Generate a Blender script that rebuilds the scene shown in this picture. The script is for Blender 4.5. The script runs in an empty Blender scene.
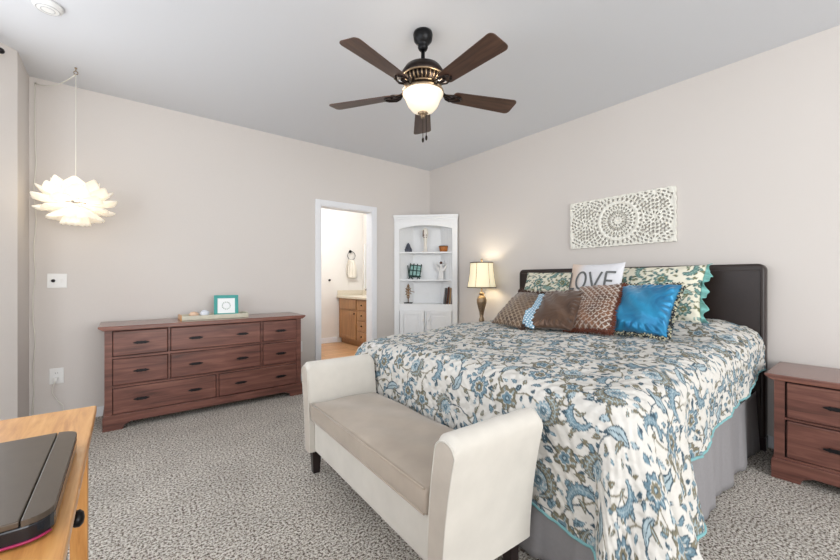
import bpy, bmesh, math, random
import numpy as np
from mathutils import Vector, Matrix
PI = math.pi
R_ = math.radians
scn = bpy.context.scene
C = scn.collection

# ------------------------------------------------------------------ camera, world, lights, exposure
CAMZ = 1.158
cam = bpy.data.cameras.new('camera'); cam.lens = 373 * 36 / 840; cam.sensor_width = 36; cam.clip_start = 0.02
co = bpy.data.objects.new('camera', cam); C.objects.link(co)
co.location = (0, 0, CAMZ)
co.rotation_euler = (R_(90), 0, math.atan2(0.7833, 0.6217) - PI / 2)
scn.camera = co
scn.view_settings.view_transform = 'Standard'
scn.view_settings.look = 'None'
scn.view_settings.gamma = 1
scn.view_settings.use_curve_mapping = False
scn.view_settings.exposure = 0.0
w = bpy.data.worlds.new('daylight'); scn.world = w; w.use_nodes = True
w.node_tree.nodes['Background'].inputs[0].default_value = (0.86, 0.93, 1.0, 1)
w.node_tree.nodes['Background'].inputs[1].default_value = 2.0

def area(name, loc, target, sx, sy, power, col):
    l = bpy.data.lights.new(name, 'AREA'); l.shape = 'RECTANGLE'; l.size = sx; l.size_y = sy
    l.energy = power; l.color = col
    o = bpy.data.objects.new(name, l); C.objects.link(o); o.location = loc
    o.rotation_euler = (Vector(target) - Vector(loc)).to_track_quat('-Z', 'Y').to_euler()
    return o
area('daylight_back_window', (0.95, -3.26, 1.45), (0.95, 3.0, 1.75), 3.6, 2.1, 120, (1.0, 0.99, 0.97))
area('daylight_left_window', (-1.34, 0.9, 1.5), (3.0, 0.9, 1.9), 2.8, 1.9, 24, (0.96, 0.98, 1.0))
area('daylight_bay_window', (-1.02, 3.25, 1.6), (1.2, 1.1, 1.9), .58, 1.35, 14, (0.96, 0.98, 1.0))

def point(name, loc, power, col, r=0.04):
    l = bpy.data.lights.new(name, 'POINT'); l.energy = power; l.color = col; l.shadow_soft_size = r
    o = bpy.data.objects.new(name, l); C.objects.link(o); o.location = loc; return o

# ------------------------------------------------------------------ materials
def srgb(r, g, b):
    f = lambda c: (c / 255 / 12.92) if c / 255 <= 0.04045 else ((c / 255 + 0.055) / 1.055) ** 2.4
    return (f(r), f(g), f(b), 1)

class NT:
    def __init__(s, name):
        s.m = bpy.data.materials.new(name); s.m.use_nodes = True
        s.t = s.m.node_tree; s.b = s.t.nodes['Principled BSDF']
    def n(s, typ, **kw):
        x = s.t.nodes.new(typ)
        for k, v in kw.items():
            if k.startswith('_'): setattr(x, k[1:], v)
            else:
                x.inputs[k.replace('_', ' ')].default_value = v
        return x
    def l(s, a, b): s.t.links.new(a, b)
    def coords(s, scale=(1, 1, 1), kind='Object'):
        tc = s.n('ShaderNodeTexCoord'); mp = s.n('ShaderNodeMapping'); mp.inputs['Scale'].default_value = scale
        s.l(tc.outputs[kind], mp.inputs['Vector']); return mp.outputs['Vector']
    def ramp(s, fac, stops):
        r = s.n('ShaderNodeValToRGB'); e = r.color_ramp.elements
        while len(e) < len(stops): e.new(0.5)
        for i, (p, c) in enumerate(stops): e[i].position = p; e[i].color = c
        s.l(fac, r.inputs['Fac']); return r.outputs['Color']
    def bump(s, h, strength, dist=0.01):
        b = s.n('ShaderNodeBump'); b.inputs['Strength'].default_value = strength; b.inputs['Distance'].default_value = dist
        s.l(h, b.inputs['Height']); s.l(b.outputs['Normal'], s.b.inputs['Normal'])

def plain(name, col, rough=0.5, metal=0.0, noise=0.0, nscale=30, bump=0.0, sheen=0.0, spec=0.5, emit=None, es=0):
    a = NT(name); a.b.inputs['Roughness'].default_value = rough; a.b.inputs['Metallic'].default_value = metal
    a.b.inputs['Specular IOR Level'].default_value = spec
    v = a.coords()
    nz = a.n('ShaderNodeTexNoise', Scale=nscale, Detail=4.0); a.l(v, nz.inputs['Vector'])
    d = tuple(c * (1 - noise) for c in col[:3]) + (1,); e = tuple(min(1, c * (1 + noise)) for c in col[:3]) + (1,)
    a.l(a.ramp(nz.outputs['Fac'], [(0.3, d), (0.7, e)]), a.b.inputs['Base Color'])
    if bump: a.bump(nz.outputs['Fac'], bump, 0.005)
    if sheen:
        a.b.inputs['Sheen Weight'].default_value = sheen; a.b.inputs['Sheen Roughness'].default_value = 0.4
    if emit:
        a.b.inputs['Emission Color'].default_value = emit; a.b.inputs['Emission Strength'].default_value = es
    return a.m

def wood(name, c1, c2, c3, axis=0, rough=0.35, scale=1.0, coat=0.0):
    a = NT(name); a.b.inputs['Roughness'].default_value = rough
    sc = [14 * scale] * 3; sc[axis] = 1.1 * scale
    v = a.coords(tuple(sc))
    nz = a.n('ShaderNodeTexNoise', Scale=2.0, Detail=8.0, Roughness=0.6, Distortion=0.6); a.l(v, nz.inputs['Vector'])
    a.l(a.ramp(nz.outputs['Fac'], [(0.28, c1), (0.5, c2), (0.74, c3)]), a.b.inputs['Base Color'])
    a.bump(nz.outputs['Fac'], 0.06, 0.003)
    if coat: a.b.inputs['Coat Weight'].default_value = coat; a.b.inputs['Coat Roughness'].default_value = 0.2
    return a.m

def vcol(name, rough=0.8, bump=0.3, bscale=90, sheen=0.0, metal=0.0):
    a = NT(name); a.b.inputs['Roughness'].default_value = rough; a.b.inputs['Metallic'].default_value = metal
    at = a.n('ShaderNodeVertexColor'); at.layer_name = 'pattern'
    a.l(at.outputs['Color'], a.b.inputs['Base Color'])
    nz = a.n('ShaderNodeTexVoronoi', Scale=bscale); a.l(a.coords(), nz.inputs['Vector'])
    nz.feature = 'SMOOTH_F1'
    a.bump(nz.outputs['Distance'], bump, 0.006)
    if sheen: a.b.inputs['Sheen Weight'].default_value = sheen
    return a.m

WALLC = srgb(217, 211, 206)
M = {}
M['wall'] = plain('wall_paint', WALLC, 0.85, noise=0.012, nscale=180, bump=0.04, spec=0.2)
M['wall_bath'] = plain('bathroom_wall_paint', srgb(226, 220, 212), 0.85, noise=0.01, nscale=180, bump=0.03, spec=0.2)
M['ceil'] = plain('ceiling_paint', srgb(220, 222, 226), 0.9, noise=0.012, nscale=160, bump=0.08, spec=0.1)
M['trim'] = plain('white_trim_paint', srgb(238, 239, 242), 0.4, noise=0.008)
M['white'] = plain('white_cabinet_paint', srgb(240, 241, 242), 0.45, noise=0.01)
M['plastic'] = plain('white_plastic', srgb(238, 238, 236), 0.35, noise=0.005)
M['cord'] = plain('cord_plastic', srgb(225, 222, 212), 0.45, noise=0.005)
M['cherry_x'] = wood('cherry_wood', srgb(74, 46, 40), srgb(112, 71, 61), srgb(142, 97, 83), 0, 0.33)
M['cherry_z'] = wood('cherry_wood_upright', srgb(80, 46, 39), srgb(115, 69, 58), srgb(140, 90, 76), 2, 0.33)
M['cherry_top'] = wood('cherry_wood_top', srgb(90, 54, 46), srgb(122, 78, 66), srgb(148, 100, 84), 0, 0.22, coat=0.3)
M['oak_x'] = wood('oak_wood', srgb(176, 116, 58), srgb(206, 148, 84), srgb(224, 172, 108), 1, 0.35, 1.6, 0.3)
M['oak_y'] = wood('oak_wood_across', srgb(176, 116, 58), srgb(206, 148, 84), srgb(224, 172, 108), 0, 0.35, 1.6, 0.3)
M['oak_z'] = wood('oak_wood_upright', srgb(168, 108, 52), srgb(198, 140, 76), srgb(216, 162, 98), 2, 0.4, 1.6)
M['van'] = wood('vanity_wood', srgb(132, 92, 56), srgb(160, 116, 74), srgb(178, 134, 90), 2, 0.4, 1.0)
M['bathfloor'] = wood('bathroom_floor_planks', srgb(176, 130, 88), srgb(198, 152, 108), srgb(212, 170, 126), 0, 0.35, 0.7)
M['blade'] = wood('fan_blade_wood', srgb(54, 38, 30), srgb(82, 58, 46), srgb(102, 74, 58), 0, 0.4)
M['black'] = plain('black_metal', srgb(22, 22, 24), 0.35, 0.6, noise=0.1)
M['pewter'] = plain('dark_pewter', srgb(38, 36, 38), 0.4, 0.7, noise=0.15)
M['gap'] = plain('dark_recess', srgb(30, 18, 16), 0.9)
M['bronze'] = plain('oil_rubbed_bronze', srgb(40, 31, 28), 0.35, 0.7, noise=0.2)
M['brass'] = plain('antique_brass', srgb(150, 130, 106), 0.35, 0.75, noise=0.25, nscale=60)
M['leather'] = plain('dark_brown_leather', srgb(42, 31, 28), 0.4, noise=0.15, nscale=120, bump=0.15, spec=0.45)
M['velvet'] = plain('cream_velvet', srgb(205, 200, 191), 0.85, noise=0.05, nscale=9, bump=0.03, sheen=0.3)
M['velvet_seat'] = plain('taupe_velvet', srgb(168, 155, 141), 0.8, noise=0.09, nscale=7, bump=0.03, sheen=0.3)
M['velvet_nap_shade'] = plain('shaded_nap_velvet', srgb(184, 174, 162), 0.82, noise=0.07, nscale=12, bump=0.03, sheen=0.3)  # shade of the velvet nap put into the colour
M['darkleg'] = plain('espresso_wood', srgb(34, 22, 22), 0.3, noise=0.2)
M['sheet'] = plain('mattress_ticking', srgb(220, 218, 214), 0.9)
M['skirt'] = plain('grey_skirt_cotton', srgb(142, 140, 142), 0.95, noise=0.03, nscale=60, bump=0.1)
M['teal'] = plain('teal_binding', srgb(122, 172, 176), 0.85, noise=0.06, nscale=120, bump=0.2)
M['teal_ruffle'] = plain('teal_ruffle_cotton', srgb(128, 188, 182), 0.85, noise=0.1, nscale=40, bump=0.2)
M['tealframe'] = plain('teal_painted_wood', srgb(62, 156, 150), 0.5, noise=0.08)
M['paper'] = plain('white_paper', srgb(240, 242, 243), 0.7, noise=0.01)
M['tray'] = plain('whitewashed_wood', srgb(206, 202, 184), 0.7, noise=0.06)
M['shell'] = plain('peach_shell', srgb(226, 192, 164), 0.5, noise=0.08)
M['quartz'] = plain('pale_quartz', srgb(226, 230, 240), 0.3, noise=0.1)
M['artpanel'] = plain('cream_carved_wood', srgb(238, 236, 226), 0.7, noise=0.03, nscale=60)
M['lid'] = plain('brushed_dark_lid', srgb(80, 70, 60), 0.38, 0.35, noise=0.06, nscale=40)
M['glossblack'] = plain('glossy_black_plastic', srgb(10, 14, 24), 0.15)
M['magenta'] = plain('magenta_strip', srgb(150, 24, 76), 0.4)
M['stone'] = plain('slate_stone', srgb(68, 72, 84), 0.6, noise=0.3, nscale=50)
M['basket'] = plain('amber_wicker', srgb(172, 104, 44), 0.6, noise=0.45, nscale=90, bump=0.3)
M['porcelain'] = plain('cream_porcelain', srgb(232, 226, 216), 0.4, noise=0.03)
M['angel'] = plain('white_resin', srgb(234, 232, 230), 0.6, noise=0.02)
M['brownpaint'] = plain('brown_paint', srgb(96, 64, 54), 0.6)
M['greenmetal'] = plain('dark_green_iron', srgb(20, 58, 50), 0.4, 0.2, noise=0.2)
M['bookgrey'] = plain('grey_book_cloth', srgb(104, 102, 104), 0.7, noise=0.1)
M['bookbrown'] = plain('brown_book_cloth', srgb(92, 56, 42), 0.7, noise=0.1)
M['booktan'] = plain('tan_book_cloth', srgb(176, 140, 100), 0.7, noise=0.1)
M['counter'] = plain('beige_stone_counter', srgb(212, 200, 180), 0.3, noise=0.08, nscale=60)
M['towel'] = plain('cream_terry', srgb(230, 221, 206), 0.95, noise=0.03, nscale=200, bump=0.3)
M['fringe'] = plain('chestnut_fringe', srgb(112, 56, 34), 0.75, noise=0.3, nscale=120, sheen=0.3)
M['furdark'] = plain('dark_brown_fringe', srgb(66, 40, 28), 0.75, noise=0.3, nscale=120, sheen=0.3)
M['bronzeart'] = plain('gilt_wire', srgb(150, 116, 78), 0.4, 0.5, noise=0.2)
M['letter'] = plain('grey_lettering', srgb(104, 106, 106), 0.85, noise=0.2, nscale=200)
M['bead_dark'] = plain('dark_bead', srgb(34, 38, 40), 0.25)
M['bead_light'] = plain('cream_bead', srgb(196, 190, 160), 0.3)

def carpet_mat():
    a = NT('speckled_carpet'); a.b.inputs['Roughness'].default_value = 1.0
    a.b.inputs['Specular IOR Level'].default_value = 0.1
    v = a.coords()
    n1 = a.n('ShaderNodeTexNoise', Scale=88.0, Detail=3.0, Roughness=0.8); a.l(v, n1.inputs['Vector'])
    n2 = a.n('ShaderNodeTexNoise', Scale=3.2, Detail=3.0); a.l(v, n2.inputs['Vector'])
    c1 = a.ramp(n1.outputs['Fac'], [(0.40, srgb(84, 74, 64)), (0.475, srgb(197, 186, 173)), (0.55, srgb(250, 246, 239))])
    c2 = a.ramp(n2.outputs['Fac'], [(0.3, (0.84, 0.84, 0.84, 1)), (0.7, (1, 1, 1, 1))])
    mx = a.n('ShaderNodeMixRGB', _blend_type='MULTIPLY'); mx.inputs[0].default_value = 1
    a.l(c1, mx.inputs[1]); a.l(c2, mx.inputs[2]); a.l(mx.outputs[0], a.b.inputs['Base Color'])
    a.bump(n1.outputs['Fac'], 1.0, 0.02)
    return a.m
M['carpet'] = carpet_mat()

def satin(name, c1, c2):
    a = NT(name); a.b.inputs['Roughness'].default_value = 0.33; a.b.inputs['Metallic'].default_value = 0.35
    a.b.inputs['Sheen Weight'].default_value = 0.3
    v = a.coords((1, 1, 1))
    n1 = a.n('ShaderNodeTexNoise', Scale=7.0, Detail=3.0, Distortion=1.2); a.l(v, n1.inputs['Vector'])
    a.l(a.ramp(n1.outputs['Fac'], [(0.3, c1), (0.7, c2)]), a.b.inputs['Base Color'])
    a.bump(n1.outputs['Fac'], 0.35, 0.03)
    return a.m
M['satin_blue'] = satin('blue_satin', srgb(6, 98, 146), srgb(36, 146, 192))
M['satin_brown'] = satin('bronze_satin', srgb(70, 48, 35), srgb(106, 78, 58))

def glow(name, col, es, rough=0.5, streak=0.0):
    a = NT(name); a.b.inputs['Roughness'].default_value = rough; a.b.inputs['Base Color'].default_value = col
    n1 = a.n('ShaderNodeTexNoise', Scale=9.0, Detail=2.0); a.l(a.coords(), n1.inputs['Vector'])
    d = tuple(c * (1 - streak) for c in col[:3]) + (1,)
    a.l(a.ramp(n1.outputs['Fac'], [(0.3, d), (0.7, col)]), a.b.inputs['Emission Color'])
    a.b.inputs['Emission Strength'].default_value = es
    return a.m
M['bowlglass'] = glow('lit_alabaster_glass', srgb(255, 238, 212), 0.5, 0.3, 0.25)
M['shade'] = glow('lit_cream_shade', srgb(250, 238, 202), 0.38, 0.8, 0.08)
def petal_mat():
    a = NT('lit_white_petal'); a.b.inputs['Roughness'].default_value = 0.6
    a.b.inputs['Base Color'].default_value = srgb(250, 247, 240)
    a.b.inputs['Emission Color'].default_value = srgb(255, 247, 232); a.b.inputs['Emission Strength'].default_value = 0.30
    tr = a.n('ShaderNodeBsdfTranslucent'); tr.inputs['Color'].default_value = srgb(255, 248, 236)
    mx = a.n('ShaderNodeMixShader'); mx.inputs[0].default_value = 0.4
    out = a.t.nodes['Material Output']
    a.l(a.b.outputs[0], mx.inputs[1]); a.l(tr.outputs[0], mx.inputs[2]); a.l(mx.outputs[0], out.inputs['Surface'])
    return a.m
M['petal'] = petal_mat()
def mirror_mat():
    a = NT('mirror_glass'); a.b.inputs['Metallic'].default_value = 1; a.b.inputs['Roughness'].default_value = 0.03
    a.b.inputs['Base Color'].default_value = (0.9, 0.92, 0.93, 1); return a.m
M['mirror'] = mirror_mat()

# ------------------------------------------------------------------ mesh helpers
def box(bm, x0, x1, y0, y1, z0, z1):
    vs = [bm.verts.new(p) for p in ((x0,y0,z0),(x1,y0,z0),(x1,y1,z0),(x0,y1,z0),(x0,y0,z1),(x1,y0,z1),(x1,y1,z1),(x0,y1,z1))]
    for f in ((0,3,2,1),(4,5,6,7),(0,1,5,4),(1,2,6,5),(2,3,7,6),(3,0,4,7)): bm.faces.new([vs[i] for i in f])
def prism(bm, poly, a0, a1, axis='y'):
    """poly of 2-D points extruded along an axis. axis y: (x,z); axis z: (x,y); axis x: (y,z)"""
    def P(p, a):
        if axis == 'y': return (p[0], a, p[1])
        if axis == 'z': return (p[0], p[1], a)
        return (a, p[0], p[1])
    A = [bm.verts.new(P(p, a0)) for p in poly]; B = [bm.verts.new(P(p, a1)) for p in poly]
    n = len(poly)
    bm.faces.new(A); bm.faces.new(B[::-1])
    for i in range(n): bm.faces.new((A[i], B[i], B[(i+1) % n], A[(i+1) % n]))
def lathe(bm, prof, n=24, c=(0, 0, 0), cap=True):
    rings = []
    for r, z in prof:
        rings.append([bm.verts.new((c[0] + max(r, 1e-4) * math.cos(2*PI*k/n), c[1] + max(r, 1e-4) * math.sin(2*PI*k/n), c[2] + z)) for k in range(n)])
    for a, b in zip(rings, rings[1:]):
        for k in range(n): bm.faces.new((a[k], a[(k+1) % n], b[(k+1) % n], b[k]))
    if cap:
        bm.faces.new(rings[0][::-1]); bm.faces.new(rings[-1])
def tube(bm, pts, r, n=8):
    pts = [Vector(p) for p in pts]; rings = []
    rr = r if hasattr(r, '__len__') else [r] * len(pts)
    up = Vector((0, 0, 1))
    for i, p in enumerate(pts):
        t = (pts[min(i+1, len(pts)-1)] - pts[max(i-1, 0)]).normalized()
        if abs(t.dot(up)) > 0.95: u = t.cross(Vector((1, 0, 0))).normalized()
        else: u = t.cross(up).normalized()
        v = t.cross(u)
        rings.append([bm.verts.new(p + (u * math.cos(2*PI*k/n) + v * math.sin(2*PI*k/n)) * rr[i]) for k in range(n)])
    for a, b in zip(rings, rings[1:]):
        for k in range(n): bm.faces.new((a[k], b[k], b[(k+1) % n], a[(k+1) % n]))
    bm.faces.new(rings[0]); bm.faces.new(rings[-1][::-1])
def torus(bm, c, R, r, axis='y', n=24, m=8, a0=0, a1=2*PI):
    pts = []
    full = abs(a1 - a0 - 2*PI) < 1e-6
    for k in range(n + (0 if full else 1)):
        a = a0 + (a1 - a0) * k / n
        if axis == 'y': p = (c[0] + R*math.cos(a), c[1], c[2] + R*math.sin(a))
        elif axis == 'z': p = (c[0] + R*math.cos(a), c[1] + R*math.sin(a), c[2])
        else: p = (c[0], c[1] + R*math.cos(a), c[2] + R*math.sin(a))
        pts.append(p)
    if full: pts.append(pts[0])
    tube(bm, pts, r, m)
def sphere(bm, c, r, sx=1, sy=1, sz=1, n=12):
    g = bmesh.ops.create_uvsphere(bm, u_segments=n, v_segments=max(6, n // 2 + 2), radius=r)
    for v in g['verts']: v.co = Vector((v.co.x*sx + c[0], v.co.y*sy + c[1], v.co.z*sz + c[2]))

def obj(name, bm, mat, parent=None, bevel=0.0, seg=2, smooth=False, kind=None):
    me = bpy.data.meshes.new(name)
    bmesh.ops.recalc_face_normals(bm, faces=bm.faces)
    bm.to_mesh(me); bm.free()
    return link(name, me, mat, parent, bevel, seg, smooth)
def link(name, me, mat, parent=None, bevel=0.0, seg=2, smooth=False):
    o = bpy.data.objects.new(name, me); C.objects.link(o)
    for mm in (mat if isinstance(mat, (list, tuple)) else [mat]): me.materials.append(mm)
    if parent: o.parent = parent
    if smooth or bevel:
        me.polygons.foreach_set('use_smooth', [bool(smooth)] * len(me.polygons))
    if bevel:
        b = o.modifiers.new('bevel', 'BEVEL'); b.width = bevel; b.segments = seg; b.limit_method = 'ANGLE'; b.angle_limit = R_(40)
    return o
def B(): return bmesh.new()
def thing(name, label, cat, loc=(0,0,0), rotz=0, group=None):
    o = bpy.data.objects.new(name, None); C.objects.link(o); o.empty_display_size = 0.1
    o.location = loc; o.rotation_euler = (0, 0, rotz)
    return tag(o, label, cat, group)
def tag(o, label, cat, group=None):
    o['label'] = label; o['category'] = cat
    if group: o['group'] = group
    return o
def struct(name, bm, mat, **k):
    o = obj(name, bm, mat, **k); o['kind'] = 'structure'; return o

def grid_mesh(name, P, col=None, close=False):
    """P: (n,m,3) array -> mesh of quads, col (n,m,3) linear colours"""
    n, m = P.shape[:2]
    me = bpy.data.meshes.new(name)
    idx = np.arange(n*m).reshape(n, m)
    q = np.stack([idx[:-1, :-1], idx[1:, :-1], idx[1:, 1:], idx[:-1, 1:]], -1).reshape(-1, 4)
    build(me, P.reshape(-1, 3), q, None if col is None else col.reshape(-1, 3))
    return me
def build(me, V, Q, col=None):
    me.vertices.add(len(V)); me.vertices.foreach_set('co', np.asarray(V, dtype=np.float32).ravel())
    me.loops.add(len(Q) * 4); me.loops.foreach_set('vertex_index', np.asarray(Q, dtype=np.int32).ravel())
    me.polygons.add(len(Q)); me.polygons.foreach_set('loop_start', np.arange(len(Q), dtype=np.int32) * 4)
    me.polygons.foreach_set('use_smooth', np.ones(len(Q), dtype=bool))
    me.update(calc_edges=True); me.validate()
    if col is not None:
        at = me.color_attributes.new('pattern', 'FLOAT_COLOR', 'POINT')
        rgba = np.ones((len(V), 4), dtype=np.float32); rgba[:, :3] = col
        at.data.foreach_set('color', rgba.ravel())

def sstep(a, b, x): 
    t = np.clip((x - a) / (b - a), 0, 1); return t * t * (3 - 2 * t)

# ------------------------------------------------------------------ the room
H = 2.75
XR, YA = 3.5, 4.18        # right wall plane, dresser wall plane
DX0, DX1, DZ = 1.813, 2.525, 2.045
b = B(); box(b, -1.5, XR, -3.4, YA, -0.1, 0); struct('floor', b, M['carpet'])
b = B(); box(b, -1.5, XR, -3.4, YA, H, H + 0.1); struct('ceiling', b, M['ceil'])
b = B(); box(b, XR, XR + 0.12, -3.4, YA, 0, H); struct('wall_right', b, M['wall'])
b = B()
box(b, -0.7, DX0, YA, YA + 0.12, 0, H); box(b, DX1, XR + 0.12, YA, YA + 0.12, 0, H); box(b, DX0, DX1, YA, YA + 0.12, DZ, H)
struct('wall_back', b, M['wall'])
b = B(); prism(b, [(-0.58, YA), (-0.58, 3.77), (-0.70, 3.65), (-0.82, 3.77), (-0.70, YA)], 0, H, 'z'); struct('wall_return', b, M['wall'])
b = B()                                             # 45 degree bay wall, with a window beyond the frame
def bay(bm, s0, s1, z0, z1):
    p = lambda s, t: (-0.70 - s * 0.7071 - t * 0.7071, 3.65 - s * 0.7071 + t * 0.7071)
    prism(bm, [p(s0, 0), p(s1, 0), p(s1, .12), p(s0, .12)], z0, z1, 'z')
bay(b, 0, .22, 0, H); bay(b, .82, .97, 0, H); bay(b, .22, .82, 0, .9); bay(b, .22, .82, 2.3, H)
struct('wall_bay', b, M['wall'])
b = B()
box(b, -1.5, -1.38, -3.4, -0.55, 0, H); box(b, -1.5, -1.38, 2.35, 2.98, 0, H); box(b, -1.5, -1.38, -0.55, 2.35, 0, .5); box(b, -1.5, -1.38, -0.55, 2.35, 2.5, H)
struct('wall_left', b, M['wall'])
b = B()
box(b, -1.5, -0.9, -3.4, -3.28, 0, H); box(b, 2.8, XR + .12, -3.4, -3.28, 0, H); box(b, -.9, 2.8, -3.4, -3.28, 0, .4); box(b, -.9, 2.8, -3.4, -3.28, 2.55, H)
struct('wall_front', b, M['wall'])
# baseboards
def baseboard(name, x0, x1, y0, y1):
    b = B(); box(b, x0, x1, y0, y1, 0, .085); struct(name, b, M['trim'], bevel=.004)
baseboard('baseboard_back', -0.58, DX0 - .06, YA - .014, YA)
baseboard('baseboard_back_right', DX1 + .06, 2.87, YA - .014, YA)
baseboard('baseboard_right', XR - .014, XR, -3.28, 3.55)
baseboard('baseboard_return', -.58, -.566, 3.77, YA - .014)
# doorway casing and jamb
b = B()
for s, x in ((-1, DX0), (1, DX1)):
    box(b, min(x, x + s*.062), max(x, x + s*.062), YA - .018, YA, 0, DZ + .062)
    box(b, min(x, x - s*.012), max(x, x - s*.012), YA - .010, YA + .13, 0, DZ)
box(b, DX0, DX1, YA - .018, YA, DZ, DZ + .062); box(b, DX0 + .012, DX1 - .012, YA - .010, YA + .13, DZ - .012, DZ)
struct('trim_1', b, M['trim'], bevel=.004)

# ------------------------------------------------------------------ bathroom beyond the doorway
BX0, BX1, BY = 1.5, 3.66, 6.42
b = B(); box(b, BX0, BX1, YA + .0, BY, -.1, -0.001); box(b, DX0, DX1, YA - .01, YA + .12, -.1, 0.001)
a = NT('bathroom_plank_floor'); a.b.inputs['Roughness'].default_value = .35
br = a.n('ShaderNodeTexBrick', Scale=1.0, Mortar_Size=.004); br.inputs['Brick Width'].default_value = 1.2; br.inputs['Row Height'].default_value = .13
br.inputs['Color1'].default_value = srgb(206, 160, 116); br.inputs['Color2'].default_value = srgb(184, 138, 96); br.inputs['Mortar'].default_value = srgb(120, 84, 56)
a.l(a.coords(), br.inputs['Vector']); a.l(br.outputs['Color'], a.b.inputs['Base Color'])
struct('floor_bathroom', b, a.m)
b = B(); box(b, BX0 - .1, BX1 + .1, YA + .12, BY + .1, H, H + .1); struct('ceiling_bathroom', b, M['trim'])
b = B(); box(b, BX0, BX1, BY, BY + .1, 0, H); struct('wall_bathroom_back', b, M['wall_bath'])
b = B(); box(b, BX0 - .1, BX0, YA + .12, BY + .1, 0, H); struct('wall_bathroom_left', b, M['wall_bath'])
b = B(); box(b, BX1, BX1 + .1, YA + .12, BY + .1, 0, H); struct('wall_bathroom_right', b, M['wall_bath'])
b = B(); box(b, BX0, 3.12, BY - .014, BY, 0, .1); struct('baseboard_bathroom', b, M['trim'], bevel=.004)
# vanity: face looks to -X.
t = thing('vanity_cabinet', 'small brown wooden bathroom vanity cabinet seen through the doorway', 'cabinet', (3.13, 5.6, 0))
V0, V1 = -1.0, .80
b = B(); box(b, .02, .51, V0, V1, .09, .83); box(b, .07, .51, V0, V1, 0, .09)
obj('body', b, M['van'], t, bevel=.003)
def vdoor(y0, y1, z0, z1, name):
    b = B(); box(b, 0, .02, y0, y1, z0, z1)
    f = .05
    if name == 'door':
        bb = B()
        box(bb, .006, .02, y0 + f, y1 - f, z0 + f, z1 - f)
        b.free(); b = B()
        box(b, 0, .02, y0, y0 + f, z0, z1); box(b, 0, .02, y1 - f, y1, z0, z1); box(b, 0, .02, y0 + f, y1 - f, z0, z0 + f); box(b, 0, .02, y0 + f, y1 - f, z1 - f, z1)
        box(b, .006, .0195, y0 + f, y1 - f, z0 + f, z1 - f); bb.free()
    d = obj(name, b, M['van'], t, bevel=.003)
    k = B(); zc = z1 - .05 if name == 'door' else (z0 + z1) / 2
    yc = y0 + .03 if name == 'door' else (y0 + y1) / 2
    if name == 'false_drawer': return
    sphere(k, (-.016, yc, zc), .014, n=10); obj('knob', k, M['black'], d, smooth=True)
vdoor(.13, .76, .12, .62, 'door'); vdoor(.13, .76, .64, .81, 'false_drawer')
for z0, z1 in ((.12, .28), (.30, .46), (.48, .63), (.65, .81)): vdoor(-.27, .09, z0, z1, 'drawer')
vdoor(-.95, -.31, .12, .81, 'door')
b = B(); box(b, 3.105, BX1 - .002, 4.6, BY - .002, .83, .87); box(b, 3.12, BX1 - .002, BY - .022, BY - .002, .87, .965); box(b, BX1 - .022, BX1 - .002, 4.6, BY - .022, .87, .965)
tag(obj('countertop', b, M['counter'], bevel=.005), 'beige stone countertop with backsplash on the bathroom vanity', 'countertop')
t = thing('faucet', 'dark metal faucet on the bathroom countertop', 'faucet', (3.42, 5.70, .87))
b = B(); lathe(b, [(.03, 0), (.028, .01), (.014, .02), (.012, .12)], 14); tube(b, [(0, 0, .1), (-.03, 0, .14), (-.08, 0, .14), (-.11, 0, .11)], .010); obj('spout', b, M['black'], t, smooth=True)
b = B(); tube(b, [(0, 0, .12), (.0, 0, .155), (.03, 0, .17)], .008); obj('handle', b, M['black'], t, smooth=True)
t = thing('wall_mirror', 'large frameless bathroom mirror above the countertop', 'mirror', (BX1 - .002, 5.3, 1.4))
b = B(); box(b, -.006, 0, -.7, 1.02, -.40, .45); obj('mirror_glass', b, M['mirror'], t)
b = B(); box(b, -.010, 0, 1.02, 1.035, -.41, .46); obj('edge_strip', b, M['plastic'], t)
t = thing('towel_ring', 'dark bronze towel ring on the bathroom wall holding a cream towel', 'towel ring', (3.39, BY, 1.70))
b = B(); lathe(b, [(.03, 0), (.028, .012), (.012, .02), (.012, .05)], 14)
for v in b.verts: v.co = Vector((v.co.x, -v.co.z, v.co.y))
obj('mount', b, M['black'], t, smooth=True)
b = B(); torus(b, (0, -.05, -.08), .08, .006); obj('ring', b, M['black'], t, smooth=True)
b = B()
P = np.zeros((30, 17, 3))
for i in range(30):
    for j in range(17):
        u = j / 16 * 2 - 1; s = i / 29 * 2 - 1      # over the ring: s<0 back layer, s>0 front
        z = -.16 - .36 * abs(s) * (1 if s > 0 else .85) + .012; wd = (.045 + .05 * min(1, abs(s) * 2.2))
        P[i, j] = (u * wd + .012 * math.sin(3 * s), -.05 - .018 * math.tanh(s * 8) + .008 * math.sin(u * 9), z + .01 * u * u)
me = grid_mesh('hand_towel', P); o = link('hand_towel', me, M['towel']); o.location = (3.39, BY, 1.70)
so = o.modifiers.new('thick', 'SOLIDIFY'); so.thickness = .008; so.offset = 0
tag(o, 'cream hand towel hanging from the bathroom towel ring', 'towel'); b.free()
t = thing('wall_hook', 'tiny dark hook on the bathroom wall left of the vanity', 'hook', (2.96, BY, 1.155))
b = B(); sphere(b, (0, -.012, 0), .02, 1, .6, 1, 10); tube(b, [(0, -.01, 0), (0, -.05, -.01), (0, -.06, .015)], .006); obj('peg', b, M['black'], t, smooth=True)
t = thing('bathroom_fill_light', 'unseen round white ceiling light added to brighten the bathroom', 'ceiling light', (2.5, 5.3, H))  # unseen fixture, added to light the bathroom
b = B(); lathe(b, [(.16, 0), (.16, -.02), (.13, -.06), (.05, -.085), (0, -.09)], 24); obj('diffuser', b, glow('lit_diffuser', srgb(255, 250, 240), 4), t, smooth=True)
point('bathroom_fill_bulb', (2.45, 5.2, 2.55), 60, (.90, .95, 1), .15)  # added bulb that brightens the bathroom

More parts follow.
